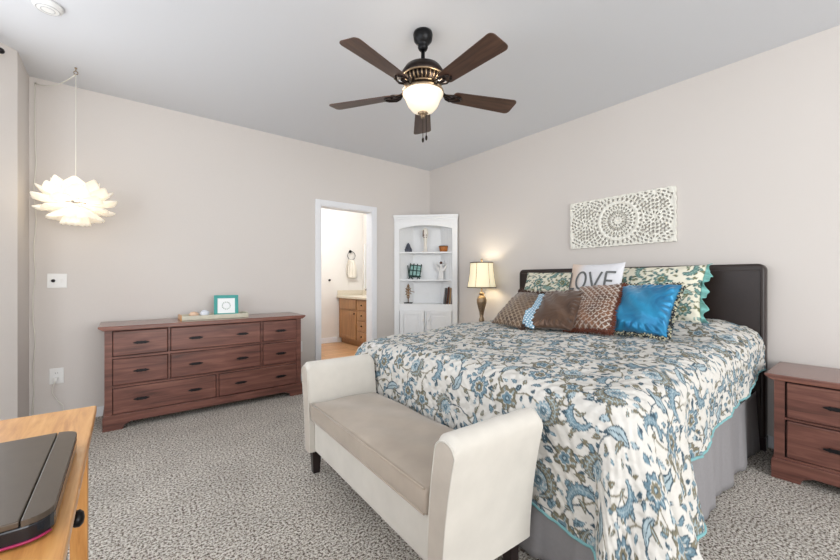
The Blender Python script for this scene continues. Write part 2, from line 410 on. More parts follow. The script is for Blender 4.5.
# ------------------------------------------------------------------ case goods: dresser and nightstands
def rectface(b, x0, x1, z0, z1, holes, y0, y1): pass
def handle(parent, x, z, y):
    b = B(); n = 12; top = []; bot = []
    for i in range(n + 1):
        u = i / n * 2 - 1; hw = .009 * (1 - abs(u)) ** .6 + .0025 + (.004 if abs(abs(u) - .55) < .1 else 0)
        top.append((x + u * .052, z + hw)); bot.append((x + u * .052, z - hw))
    prism(b, top + bot[::-1], y - .022, y - .014)
    box(b, x - .03, x - .024, y - .016, y, z - .004, z + .004); box(b, x + .024, x + .03, y - .016, y, z - .004, z + .004)
    obj('handle', b, M['pewter'], parent, bevel=.002)
def chest(name, label, cat, loc, rotz, W, D, Ht, drawers, x0, group=None, topmat=None, post=.05, ov=.038):
    """x0: left edge of body in local x; face at local y=0, back at y=D; top overhang ov"""
    t = thing(name, label, cat, loc, rotz, group)
    x1 = x0 + W; zb = .10
    b = B(); box(b, x0, x1, .018, D, zb, Ht - .028)                       # carcass behind the face
    obj('cabinet_body', b, M['cherry_z'], t, bevel=.002)
    b = B()                                                            # posts and rails between drawers
    box(b, x0, x0 + post - .004, 0, .02, zb, Ht - .028); box(b, x1 - post + .004, x1, 0, .02, zb, Ht - .028)
    zs = sorted(set([d[2] for d in drawers] + [d[3] for d in drawers]))
    box(b, x0 + post - .004, x1 - post + .004, .004, .0185, max(zs) + .004, Ht - .028)
    box(b, x0 + post - .004, x1 - post + .004, .004, .0185, zb, min(zs) - .004)
    rows = sorted(set((d[2], d[3]) for d in drawers))
    for (a0, a1), (c0, c1) in zip(rows, rows[1:]): box(b, x0 + post - .004, x1 - post + .004, .004, .0185, a1 + .004, c0 - .004)
    for r in rows:
        ds = sorted([d for d in drawers if (d[2], d[3]) == r])
        for d, e in zip(ds, ds[1:]): box(b, d[1] + .004, e[0] - .004, .004, .0185, r[0] - .004, r[1] + .004)
    obj('front_frame', b, M['cherry_x'], t)
    b = B(); box(b, x0 + .03, x1 - .03, .0165, .0178, zb, Ht - .03); obj('drawer_gap', b, M['gap'], t)
    b = B(); o_ = ov
    prism(b, [(x0 - o_, Ht), (x0 - o_, Ht - .012), (x0 - o_ + .012, Ht - .022), (x0 - .008, Ht - .034), (x1 + .008, Ht - .034), (x1 + o_ - .012, Ht - .022), (x1 + o_, Ht - .012), (x1 + o_, Ht)], -o_ + .006, D + .004)
    obj('top', b, topmat or M['cherry_top'], t, bevel=.005, seg=3)
    b = B(); f = .012; q = .13                                             # plinth with bracket feet
    prof = [(x0 - f, 0), (x0 + q - .02, 0), (x0 + q - .01, .03), (x0 + q + .03, .05), (x1 - q - .03, .05), (x1 - q + .01, .03), (x1 - q + .02, 0), (x1 + f, 0), (x1 + f, zb), (x1 + f - .008, zb + .016), (x0 - f + .008, zb + .016), (x0 - f, zb)]
    prism(b, prof, -f, .012)
    for xa, xb in ((x0 - f, x0 + .008), (x1 - .008, x1 + f)):
        prism(b, [(.0125, 0), (.09, 0), (.11, .045), (D - .11, .045), (D - .09, 0), (D, 0), (D, zb + .01), (.0125, zb + .01)], xa, xb, 'x')
    obj('base', b, M['cherry_x'], t, bevel=.003)
    for (a0, a1, z0, z1, nh) in drawers:
        b = B(); box(b, a0, a1, -.006, .014, z0, z1)
        d = obj('drawer', b, M['cherry_x'], t, bevel=.006, seg=2)
        for k in range(nh):
            hx = (a0 + a1) / 2 if nh == 1 else a0 + (a1 - a0) * (.25 if k == 0 else .77)
            handle(d, hx, (z0 + z1) / 2, -.006)
    return t
F = 3.72
dr = [(-.067, .284, .568, .760, 1), (.306, 1.018, .568, .760, 2), (1.042, 1.361, .568, .760, 1),
      (-.067, .284, .342, .542, 1), (.306, 1.018, .342, .542, 2), (1.042, 1.361, .342, .542, 1),
      (-.067, .640, .122, .316, 2), (.667, 1.361, .122, .316, 2)]
chest('dresser', 'long reddish brown wooden dresser with eight drawers against the left wall', 'dresser', (0, F, 0), 0, 1.525, .42, .803, dr, -.117)
nd = [(-.196, .196, .365, .565, 1), (-.196, .196, .135, .345, 1)]
chest('nightstand', 'reddish brown two drawer nightstand on carpet at right edge beside headboard', 'nightstand', (3.0, .175, 0), -PI/2, .50, .46, .61, nd, -.25)
chest('nightstand', 'wooden nightstand behind the bed with the cream shaded lamp on it', 'nightstand', (3.0, 2.95, 0), -PI/2, .50, .46, .615, nd, -.25)

# ------------------------------------------------------------------ corner bookcase
t = thing('corner_bookcase', 'tall white corner bookcase with arched opening and two paneled doors', 'bookcase', (XR - .034, YA - .012, 0), -PI/4)
FY, HW = -.43, .425
b = B()
# carcass outline: walls following the corner, open at front between z .836 and top
def cprism(bm, poly, z0, z1): prism(bm, poly, z0, z1, 'z')
def mir(p): return [(-x, y) for x, y in p][::-1]
sidew = [(-HW, FY + .02), (-HW + .03, FY + .02), (-.21, -.225), (-.22, -.21)]
sidew = [(-HW + .005, FY + .02), (-.36, FY + .02), (-.19, -.215), (-.215, -.215)]
cprism(b, sidew, .0, 1.95); cprism(b, mir(sidew), .0, 1.95)
cprism(b, [(-.215, -.215), (.215, -.215), (.19, -.19), (-.19, -.19)], 0, 1.95)
obj('back_panel', b, M['white'], t)
b = B()                                              # beadboard ribs
for k in range(-7, 8):
    x = k * .026; box(b, x - .0095, x + .0095, -.219, -.2145, .84, 1.93)
for s in (-1, 1):
    for k in range(7):
        f = (k + .5) / 7; cx = s * (.36 + (.19 - .36) * f); cy = FY + .02 + (.215 - .02 - .0) * f
        bb = Matrix.Rotation(s * -R_(51.7), 4, 'Z')
        g = bmesh.ops.create_cube(b, size=1)
        for v in g['verts']: v.co = Matrix.Translation((cx - s*.001, cy, 1.385)) @ bb @ Vector((v.co.x * .022, v.co.y * .004, v.co.z * 1.09))
obj('beadboard', b, M['white'], t)
shelf = [(-.375, FY + .022), (.375, FY + .022), (.2, -.222), (-.2, -.222)]
for z in (.836, 1.166, 1.538):
    b = B(); cprism(b, shelf, z - .02, z); obj('shelf', b, M['white'], t, bevel=.002)
b = B()                                              # face frame with arch
zt = 1.95; pts = [(-.355, 1.85)]
n = 16
for i in range(n + 1):
    x = -.355 + .71 * i / n; pts.append((x, 1.845 + .045 * (1 - (x / .355) ** 2)))
poly = pts[1:] + [(.355, zt), (-.355, zt)]
prism(b, poly, FY, FY + .02)
for s in (-1, 1): box(b, min(s*.355, s*HW), max(s*.355, s*HW), FY, FY + .02, .06, zt)
box(b, -.355, .355, FY, FY + .02, .745, .834); box(b, -.355, .355, FY, FY + .02, .06, .12); box(b, -.012, .012, FY, FY + .02, .12, .745)
obj('face_frame', b, M['white'], t, bevel=.002)
b = B()
for (z0, z1, o_) in ((1.95, 1.975, .006), (1.975, 2.0, .016), (2.0, 2.03, .028)):
    cprism(b, [(-HW - o_*.4, FY - o_), (HW + o_*.4, FY - o_), (HW + o_*.2, FY + .03), (.02, -.02), (-.02, -.02), (-HW - o_*.2, FY + .03)], z0, z1)
obj('crown', b, M['white'], t, bevel=.003)
b = B(); cprism(b, [(-HW, FY - .008), (HW, FY - .008), (HW, FY + .03), (.03, -.03), (-.03, -.03), (-HW, FY + .03)], 0, .07); obj('plinth', b, M['white'], t, bevel=.003)
for s in (-1, 1):
    x0, x1 = (s * .016, s * .348); x0, x1 = min(x0, x1), max(x0, x1)
    b = B(); f = .05; z0, z1 = .115, .75
    for q in ((x0, x0 + f, z0, z1), (x1 - f, x1, z0, z1), (x0 + f, x1 - f, z0, z0 + f), (x0 + f, x1 - f, z1 - f, z1)): box(b, q[0], q[1], FY - .018, FY, q[2], q[3])
    box(b, x0 + f, x1 - f, FY - .006, FY, z0 + f, z1 - f); box(b, x0 + f + .025, x1 - f - .025, FY - .013, FY, z0 + f + .025, z1 - f - .025)
    d = obj('door', b, M['white'], t, bevel=.003)
    k = B(); sphere(k, (s * .04, FY - .03, .62), .012, n=10); obj('knob', k, M['plastic'], d, smooth=True)
# things on its shelves
ca = Matrix.Translation((XR - .034, YA - .012, 0)) @ Matrix.Rotation(-PI/4, 4, 'Z')
def shelf_pos(px, dy, z):
    return ca @ Vector(((px - 426) / 74.4, dy, z + .0005))
S1, S2, S3 = 1.538, 1.166, .836
def shelf_thing(name, label, cat, px, dy, z): return thing(name, label, cat, shelf_pos(px, dy, z), -PI/4)
b = B(); rnd = random.Random(4)
prof = [(.050, 0), (.047, .035), (.037, .075), (.021, .105), (.004, .128)]
lathe(b, prof, 9)
for v in b.verts: v.co.x *= 1 + .12 * math.sin(v.co.z * 60 + v.co.y * 40); v.co.y *= .8
o = obj('stone_cone', b, M['stone']); o.location = shelf_pos(407.5, -.33, S1); o.rotation_euler.z = -PI/4
tag(o, 'small dark grey pointed stone on the top shelf of the bookcase', 'ornament')
t = shelf_thing('carved_figurine', 'tall cream carved figurine on the top bookcase shelf', 'figurine', 425, -.33, S1)
b = B(); lathe(b, [(.038, 0), (.036, .012), (.024, .02), (.022, .15), (.030, .2), (.040, .25), (.038, .30), (.02, .325), (.006, .33)], 16)
for v in b.verts: v.co.y *= .7
obj('body', b, M['porcelain'], t, smooth=True)
for z in (.23, .20):
    for s in (-1, 1):
        b = B(); sphere(b, (s * .016, -.027, z), .007, n=8); obj('painted_spot', b, M['brownpaint'], t, smooth=True)
b = B(); tube(b, [(-.02, -.02, .30), (-.028, -.026, .25), (-.03, -.02, .21)], .006); obj('braid', b, M['bookbrown'], t, smooth=True)
t = shelf_thing('wicker_bowl', 'small amber wicker bowl on the top bookcase shelf', 'bowl', 443.5, -.33, S1)
b = B(); lathe(b, [(.0, .004), (.045, 0), (.055, .03), (.062, .07), (.058, .078), (.054, .07), (.047, .03), (.04, .012), (.0, .012)], 22, cap=False); obj('bowl', b, M['basket'], t, smooth=True)
b = B(); torus(b, (0, 0, .076), .060, .006, 'z', 22); obj('rim', b, M['furdark'], t, smooth=True)
# tile on a stand
t = shelf_thing('tile_on_easel', 'dark green framed decorative tile on an iron easel', 'ornament', 414, -.33, S2)
b = B(); m4 = Matrix.Translation((0, .0, .045)) @ Matrix.Rotation(R_(-14), 4, 'X') @ Matrix.Rotation(R_(6), 4, 'Y')
def tilebox(bm, *q):
    k = B(); box(k, *q)
    for v in k.verts: v.co = m4 @ v.co
    tmp = bpy.data.meshes.new('tmp'); k.to_mesh(tmp); bm.from_mesh(tmp); bpy.data.meshes.remove(tmp); k.free()
tilebox(b, -.07, .08, -.006, .006, 0, .16); obj('tile', b, plain('pale_green_glaze', srgb(150, 190, 184), .25, noise=.35, nscale=40), t, bevel=.002)
b = B()
for x in (-.078, -.03, .02, .074): tilebox(b, x - .007, x + .007, -.012, -.004, -.01, .175)
for z in (0, .075, .15): tilebox(b, -.085, .085, -.011, -.005, z - .005, z + .008)
obj('frame_bars', b, M['greenmetal'], t, bevel=.002)
b = B()
tube(b, [(-.09, -.03, .19), (-.075, -.01, .04), (-.05, .0, .035), (.09, 0, .038)], .008)
for s in (-1, 1): tube(b, [(s * .055, -.02, .04), (s * .075, -.05, .008)], .008); tube(b, [(s * .055, -.02, .04), (s * .03, .04, .007)], .007)
obj('easel', b, M['greenmetal'], t, smooth=True)
# angel
t = shelf_thing('angel_figurine', 'white angel figurine with raised wings on the middle shelf', 'figurine', 441, -.33, S2)
b = B(); lathe(b, [(.042, 0), (.038, .02), (.028, .09), (.018, .15), (.024, .175), (.018, .20), (.008, .21)], 14); 
for v in b.verts: v.co.y *= .75
tube(b, [(-.015, 0, .19), (-.04, -.01, .20), (-.055, -.01, .245)], [.009, .008, .006]); tube(b, [(.015, 0, .19), (.04, -.01, .20), (.05, -.01, .245)], [.009, .008, .006])
obj('gown', b, M['angel'], t, smooth=True)
b = B(); sphere(b, (0, 0, .225), .019, n=12); obj('head', b, M['brownpaint'], t, smooth=True)
for s in (-1, 1):
    b = B(); pts = [(s*.008, .14), (s*.05, .17), (s*.085, .235), (s*.075, .19), (s*.05, .12), (s*.02, .09)]
    prism(b, pts if s > 0 else pts[::-1], .012, .018); obj('wing', b, M['angel'], t, bevel=.002)
# wire ornament
t = shelf_thing('wire_sculpture', 'gilt wire sculpture on a black base on the lowest open shelf', 'sculpture', 407.5, -.33, S3)
b = B(); box(b, -.058, .058, -.025, .025, 0, .016); obj('base', b, M['black'], t, bevel=.003)
b = B(); tube(b, [(0, 0, .016), (0, 0, .27)], .006)
for z, r in ((.09, .018), (.13, .022), (.17, .03), (.205, .022), (.24, .014)): torus(b, (0, 0, z), r, .0045, 'y', 14, 6)
tube(b, [(-.075, 0, .175), (-.03, 0, .165), (.03, 0, .17), (.085, 0, .155)], .004); tube(b, [(-.045, 0, .21), (0, 0, .17), (.04, 0, .21)], .004); tube(b, [(-.04, 0, .12), (.0, 0, .15), (.045, 0, .13)], .004)
obj('wire_figure', b, M['bronzeart'], t, smooth=True)
# books
def book(px, th, h, mat, lab, lean):
    t = thing('book', lab, 'book', shelf_pos(px, -.335, S3), -PI/4, 'books on the lowest open shelf')
    t.rotation_euler = (0, R_(lean), -PI/4)
    b = B(); box(b, -th/2, -th/2 + .003, -.08, .06, 0, h); box(b, th/2 - .003, th/2, -.08, .06, 0, h); box(b, -th/2 + .003, th/2 - .003, -.08, -.077, 0, h)
    obj('cover', b, mat, t, bevel=.001)
    b = B(); box(b, -th/2 + .003, th/2 - .003, -.077, .055, .004, h - .004); obj('pages', b, M['paper'], t)
book(444.0, .020, .215, M['bookgrey'], 'thin grey book leaning, leftmost of the row on the bookcase', 7)
book(447.2, .020, .230, M['bookbrown'], 'dark brown book second from left on the lowest open shelf', 6)
book(449.8, .016, .215, M['booktan'], 'thin tan book third from left on the lowest open shelf', 5)
book(452.2, .016, .222, M['bookbrown'], 'brown book at the right end of the lowest open shelf', 4.5)

# ------------------------------------------------------------------ table lamp
t = thing('table_lamp', 'antique brass table lamp with cream bell shade by the bed', 'lamp', (3.30, 2.99, .616))
b = B(); box(b, -.055, .055, -.055, .055, 0, .025); lathe(b, [(.045, .025), (.040, .04), (.024, .05), (.034, .065), (.030, .085), (.022, .11), (.028, .16), (.044, .22), (.058, .275), (.060, .31), (.045, .345), (.022, .365), (.034, .378), (.030, .39), (.014, .40), (.010, .42), (.010, .50)], 24)
obj('base', b, M['brass'], t, smooth=True).modifiers.new('e', 'EDGE_SPLIT')
ZS0, ZS1 = .455, .745
def shade_r(f): return .132 + .034 * (1 - f) ** 1.8
b = B(); lathe(b, [(shade_r(i / 12), ZS0 + (ZS1 - ZS0) * i / 12) for i in range(13)], 40, cap=False)
o = obj('lamp_shade', b, M['shade'], t, smooth=True); so = o.modifiers.new('s', 'SOLIDIFY'); so.thickness = .003
b = B(); torus(b, (0, 0, ZS0), shade_r(0) + .001, .006, 'z', 40, 6); torus(b, (0, 0, ZS1), shade_r(1) + .001, .006, 'z', 40, 6)
for k in range(6):
    a_ = PI * k / 3 + .3; tube(b, [((shade_r(i/8) + .001) * math.cos(a_), (shade_r(i/8) + .001) * math.sin(a_), ZS0 + (ZS1 - ZS0) * i / 8) for i in range(9)], .002, 5)
obj('shade_trim', b, M['furdark'], t, smooth=True)
b = B(); lathe(b, [(.006, ZS1 - .01), (.006, ZS1 + .02), (.012, ZS1 + .03), (.008, ZS1 + .045), (.002, ZS1 + .05)], 12)
for k in range(3):
    a_ = 2 * PI * k / 3; tube(b, [(0, 0, ZS1 - .005), (.133 * math.cos(a_), .133 * math.sin(a_), ZS1 - .002)], .002, 5)
obj('finial', b, M['brass'], t, smooth=True)
point('table_lamp_bulb', (3.30, 2.99, 1.26), 2.8, (1, .96, .9), .05)

# ------------------------------------------------------------------ ceiling fan
fx, fy = 1.51, 1.872
t = thing('ceiling_fan', 'five blade dark wood ceiling fan with lit glass bowl', 'ceiling fan', (fx, fy, 0))
b = B(); lathe(b, [(.0, 2.7495), (.060, 2.7495), (.063, 2.735), (.058, 2.70), (.040, 2.678), (.031, 2.668), (.033, 2.655), (.026, 2.64), (.014, 2.632)], 28); obj('canopy', b, M['black'], t, smooth=True)
b = B(); lathe(b, [(.013, 2.64), (.013, 2.545)], 14); obj('downrod', b, M['black'], t, smooth=True)
b = B(); lathe(b, [(.03, 2.56), (.06, 2.55), (.115, 2.52), (.138, 2.485), (.140, 2.462), (.132, 2.455)], 36); obj('motor_housing', b, M['bronze'], t, smooth=True)
b = B(); lathe(b, [(.128, 2.455), (.122, 2.43), (.095, 2.405), (.085, 2.39), (.075, 2.375)], 36); vent = obj('vent_ring', b, M['bronze'], t, smooth=True)
b = B()
for k in range(30):
    a_ = 2 * PI * k / 30; tube(b, [(.130 * math.cos(a_), .130 * math.sin(a_), 2.453), (.124 * math.cos(a_), .124 * math.sin(a_), 2.43), (.098 * math.cos(a_), .098 * math.sin(a_), 2.405)], .0045, 5)
torus(b, (0, 0, 2.405), .1, .006, 'z', 36, 6); torus(b, (0, 0, 2.455), .137, .006, 'z', 36, 6)
obj('fluted_trim', b, M['brass'], vent, smooth=True)
fwd = math.atan2(.7833, .6217)
BZ = 2.365
for k in range(5):
    a_ = fwd + k * 2 * PI / 5
    mt = Matrix.Rotation(a_, 4, 'Z') @ Matrix.Translation((0, 0, BZ)) @ Matrix.Rotation(R_(-11), 4, 'X')
    b = B(); out = []
    L0, L1 = .205, .66
    w0, w1 = .052, .072
    for th in np.linspace(-PI/2, 0, 6): out.append((L1 - .03 + .03 * math.cos(th), -w1 + .03 + .03 * math.sin(th)))
    for th in np.linspace(0, PI/2, 6): out.append((L1 - .03 + .03 * math.cos(th), w1 - .03 + .03 * math.sin(th)))
    for th in np.linspace(PI/2, PI, 6): out.append((L0 + .025 + .025 * math.cos(th), w0 - .025 + .025 * math.sin(th)))
    for th in np.linspace(PI, 1.5 * PI, 6): out.append((L0 + .025 + .025 * math.cos(th), -w0 + .025 + .025 * math.sin(th)))
    prism(b, out, -.003, .003, 'z')
    o = obj('blade', b, M['blade'], t, bevel=.0015); o.matrix_local = mt
    b = B(); m2 = Matrix.Rotation(a_, 4, 'Z')
    tube(b, [(.10, 0, 2.40), (.14, 0, 2.375), (.18, 0, 2.355), (.22, 0, 2.357)], [.014, .012, .011, .010], 8)
    for s in (-1, 1): tube(b, [(.14, 0, 2.372), (.165, s*.025, 2.36), (.195, s*.038, 2.357), (.235, s*.030, 2.357), (.265, s*.008, 2.357)], .007, 6)
    for (x, y) in ((.20, 0), (.245, .026), (.245, -.026)): sphere(b, (x, y, 2.356), .011, 1, 1, .5, 8)
    for v in b.verts: v.co = m2 @ v.co
    obj('blade_bracket', b, M['bronze'], t, smooth=True)
b = B(); lathe(b, [(.075, 2.385), (.078, 2.375), (.129, 2.365), (.133, 2.372), (.135, 2.358), (.123, 2.352)], 40, cap=False); obj('bowl_ring', b, M['brass'], t, smooth=True)
b = B(); lathe(b, [(.132, 2.366), (.130, 2.350), (.118, 2.335), (.108, 2.31), (.095, 2.28), (.070, 2.25), (.035, 2.236), (.0, 2.233)], 40, cap=False); obj('glass_bowl', b, M['bowlglass'], t, smooth=True)
b = B(); lathe(b, [(.0, 2.245), (.028, 2.242), (.034, 2.232), (.022, 2.222), (.012, 2.212), (.014, 2.205), (.0, 2.198)], 18, cap=False); obj('finial', b, M['brass'], t, smooth=True)
for dx, z1 in ((.018, 2.06), (-.01, 2.04)):
    b = B(); tube(b, [(dx, -.012, 2.25), (dx, -.012, z1 + .03)], .0022, 6); sphere(b, (dx, -.012, z1 + .015), .008, 1, 1, 2.2, 8); obj('pull_chain', b, M['bronze'], t, smooth=True)
point('fan_bulb', (fx, fy, 2.20), 0.001, (1, .85, .66), .09)
for k in range(3):
    a_ = 2 * PI * k / 3 + .5
    point('fan_candle_bulb', (fx + .17 * math.cos(a_), fy + .17 * math.sin(a_), 2.395), 0.9, (1, .88, .72), .03)

# ------------------------------------------------------------------ lotus pendant lamp and its cord
lx, ly = -.283, 3.80
t = thing('pendant_lamp', 'white lotus petal pendant lamp hanging glowing in the left corner', 'pendant lamp', (lx, ly, 0))
cz = 1.74
def petal(bm, a0, elev, r0, r1, w, curl, zc):
    n, m = 7, 7; vs = []
    for i in range(n):
        f = i / (n - 1)
        rr = r0 + (r1 - r0) * f
        row = []
        for j in range(m):
            g = j / (m - 1) * 2 - 1
            wd = w * (.45 + .55 * math.sin(PI * min(.5, .5 * f / .55))) * math.sqrt(max(.06, 1 - max(0, (f - .55) / .46) ** 2))
            bend = curl * f * f
            x = rr * math.cos(elev) - bend * .25 * math.sin(elev)
            z = zc + rr * math.sin(elev) + bend * math.cos(elev) - .45 * wd * (g * g - .3)
            row.append(bm.verts.new((x * math.cos(a0) - g * wd * math.sin(a0), x * math.sin(a0) + g * wd * math.cos(a0), z)))
        vs.append(row)
    for i in range(n - 1):
        for j in range(m - 1): bm.faces.new((vs[i][j], vs[i+1][j], vs[i+1][j+1], vs[i][j+1]))
rows = [(48, .21, .078, .02, 7, .25), (22, .235, .080, .02, 8, .1), (2, .25, .080, .02, 8, .5), (-18, .240, .078, .02, 8, .1), (-38, .215, .068, .01, 8, .5), (-62, .185, .052, .0, 7, .1)]
for (el, r1, wd, curl, n, ph) in rows:
    for k in range(n):
        b = B(); petal(b, 2 * PI * k / n + ph, R_(el), .075, r1, wd, curl, cz)
        o = obj('petal', b, M['petal'], t, smooth=True); so = o.modifiers.new('s', 'SOLIDIFY'); so.thickness = .002
b = B(); lathe(b, [(.008, cz + .13), (.02, cz + .12), (.022, cz + .06), (.0, cz + .05)], 14); obj('socket', b, M['plastic'], t, smooth=True)
b = B(); tube(b, [(0, 0, cz + .12), (0, 0, H - .05)], .0035, 6); obj('cord', b, M['cord'], t, smooth=True)
point('pendant_bulb', (lx, ly, cz), 0.9, (1, .93, .82), .05)
t = thing('ceiling_hook', 'small metal swag hook on the ceiling holding the pendant cord', 'hook', (lx, ly, H))
b = B(); lathe(b, [(.008, 0), (.008, -.006), (.003, -.008), (.003, -.025)], 10); torus(b, (0, 0, -.037), .012, .003, 'y', 14, 6); obj('hook', b, M['brass'], t, smooth=True)
hx, hy = -.555, YA - .012
pts = [(lx, ly, H - .05)]
for i in range(1, 9):
    f = i / 9; pts.append((lx + (hx - lx) * f, ly + (hy - ly) * f, H - .05 - .05 * math.sin(PI * f) - .0 * f))
pts.append((hx + .01, hy, H - .045))
rz = random.Random(2)
for i in range(28):
    z = 2.67 - i * (2.60 / 27); wv = .007 * math.sin(i * 1.3) if i > 4 else 0
    if z < 1.2: wv += .012 * math.sin(z * 5)
    if z < .7: wv -= (.7 - z) * .05
    pts.append((hx + .008 + max(wv, -.012), hy, max(z, .03)))
b = B(); tube(b, pts, .0038, 6)
tag(obj('lamp_cord', b, M['cord'], smooth=True), 'long white lamp cord running down the wall in the left corner', 'cord')
# plates and outlet
def plate(name, lab, cat, x, z, w_, h_, kind):
    t = thing(name, lab, cat, (x, YA, z))
    b = B(); box(b, -w_/2, w_/2, -.006, 0, -h_/2, h_/2); obj('plate', b, M['plastic'], t, bevel=.003)
    if kind == 'switch':
        b = B(); lathe(b, [(.013, 0), (.012, .012), (.009, .016)], 14)
        for v in b.verts: v.co = Vector((v.co.x - .023, -.006 - v.co.z, v.co.y))
        obj('dimmer_knob', b, M['pewter'], t, smooth=True)
        b = B(); box(b, .018, .030, -.014, -.006, -.012, .012); obj('toggle', b, M['plastic'], t, bevel=.002)
    else:
        for zz in (-.022, .022):
            b = B(); lathe(b, [(.017, 0), (.016, .003)], 16)
            for v in b.verts: v.co = Vector((v.co.x, -.006 - v.co.z, v.co.y + zz))
            s = obj('socket', b, M['plastic'], t)
            b = B(); box(b, -.008, -.006, -.0098, -.009, zz - .003, zz + .007); box(b, .006, .008, -.0098, -.009, zz - .003, zz + .007); obj('slots', b, M['black'], s)
    return t
plate('light_switch', 'white wall plate with round dimmer knob above the outlet', 'light switch', -.422, 1.152, .116, .115, 'switch')
plate('power_outlet', 'white wall outlet with plugged cord left of the dresser', 'outlet', -.425, .385, .085, .125, 'outlet')
plate('power_outlet', 'small white outlet low on the wall right of the dresser', 'outlet', 1.56, .40, .075, .12, 'outlet')
t = thing('power_cord', 'white plug and cord hanging from the left outlet', 'cord', (-.43, YA - .01, .36))  # power cord plugged into the left outlet
b = B(); box(b, -.013, .013, -.032, 0, -.012, .014); obj('plug', b, M['plastic'], t, bevel=.004)
b = B(); tube(b, [(0, -.03, -.008), (-.012, -.035, -.05), (-.018, -.03, -.10), (.01, -.03, -.16), (.045, -.03, -.21), (.05, -.03, -.28), (.03, -.03, -.354)], .0035, 6); obj('wire', b, M['cord'], t, smooth=True)
# smoke detector
t = thing('smoke_detector', 'round white smoke detector on the ceiling at top left', 'smoke detector', (-.345, 3.03, H))
b = B(); lathe(b, [(.0, 0), (.066, 0), (.068, -.010), (.060, -.024), (.045, -.030), (.0, -.032)], 32, cap=False); obj('housing', b, M['plastic'], t, smooth=True)
b = B(); torus(b, (0, 0, -.028), .05, .0025, 'z', 28, 6); torus(b, (0, 0, -.031), .03, .002, 'z', 28, 6); obj('vent_rings', b, plain('grey_plastic', srgb(190, 190, 192), .5), t, smooth=True)
# curtain rod in the bay, its end in frame
t = thing('curtain_rod', 'dark metal curtain rod end at the upper left frame edge', 'curtain rod', (-.634, 3.604, 2.655))
b = B(); tube(b, [(0, 0, 0), (-.55, -.55, 0)], .011, 12); obj('rod', b, M['pewter'], t, smooth=True)
b = B(); sphere(b, (.004, .004, 0), .019, n=14); obj('finial', b, M['pewter'], t, smooth=True)
b = B(); tube(b, [(-.08, -.08, 0), (-.13, -.025, 0)], .008, 8); obj('bracket', b, M['pewter'], t, smooth=True)

# ------------------------------------------------------------------ wall art: pierced carved panel
def art_solid(x, z, W, Hh):
    """x,z in metres from centre; True where there is wood"""
    r = np.hypot(x, z); th = np.arctan2(z, x)
    hole = np.zeros_like(x, bool)
    def ring(r0, r1, n, ph, duty, taper=0.0):
        rm = (r - r0) / (r1 - r0); inside = (rm > 0) & (rm < 1)
        a = ((th * n / (2 * PI) + ph) % 1) - .5
        lim = duty / 2 * np.sqrt(np.clip(1 - (2 * rm - 1) ** 2, 0, 1)) * (1 - taper * rm)
        return inside & (np.abs(a) < lim)
    hole |= ring(.030, .052, 12, 0, .62); hole |= ring(.056, .100, 16, .5, .50); hole |= ring(.060, .090, 16, 0, .34)
    hole |= ring(.104, .128, 32, 0, .55); hole |= ring(.132, .152, 24, .5, .6)
    hole |= ring(.178, .206, 30, 0, .55)
    out = r > .212
    # outside lattice of leaf shaped slots following circles centred left and right
    for sx in (-1, 1):
        X = x - sx * .30; 
        for zz in (0, -.20, .20):
            rr = np.hypot(X, z - zz); tt = np.arctan2(z - zz, X)
            for (r0, r1, n, ph, du) in ((.018, .046, 8, 0, .55), (.054, .082, 14, .5, .55), (.09, .112, 20, 0, .55), (.119, .142, 26, .5, .55)):
                rm = (rr - r0) / (r1 - r0); a = ((tt * n / (2 * PI) + ph + .25 * rm) % 1) - .5
                hole |= out & (rm > 0) & (rm < 1) & (np.abs(a) < du / 2 * np.sqrt(np.clip(1 - (2 * rm - 1) ** 2, 0, 1)))
    hole |= (np.abs(x) < .21) & out & (np.abs(z) < .212) & ((np.abs(((th * 44 / (2 * PI)) % 1) - .5)) < .25) & (r < .245)
    # corner quarter rosettes are solid
    for sx in (-1, 1):
        for sz in (-1, 1):
            hole &= ~(np.hypot(x - sx * W / 2, z - sz * Hh / 2) < .055)
            rc = np.hypot(x - sx * W / 2, z - sz * Hh / 2)
    solid = ~hole
    border = (np.abs(x) > W / 2 - .012) | (np.abs(z) > Hh / 2 - .012)
    scal = .006 * (np.sin(x * 90) > 0.2) * (np.abs(z) > Hh / 2 - .006) + .006 * (np.sin(z * 90) > .2) * (np.abs(x) > W / 2 - .006)
    return (solid | border) & (scal == 0)
W_, H_ = .908, .455; st = .004
nx, nz = int(W_ / st), int(H_ / st)
gx = (np.arange(nx) + .5) * st - nx * st / 2; gz = (np.arange(nz) + .5) * st - nz * st / 2
GX, GZ = np.meshgrid(gx, gz, indexing='ij'); S = art_solid(GX, GZ, W_, H_)
vid = {}; Vv = []; Ff = []
def gv(i, j, k):
    key = (i, j, k)
    if key not in vid:
        x = i * st - nx * st / 2; z = j * st - nz * st / 2; r = math.hypot(x, z)
        rel = .003 * math.cos(r * 130) if r < .21 else .002 * math.sin(r * 90)
        vid[key] = len(Vv); Vv.append((x, -.018 + rel if k == 0 else 0, z))
    return vid[key]
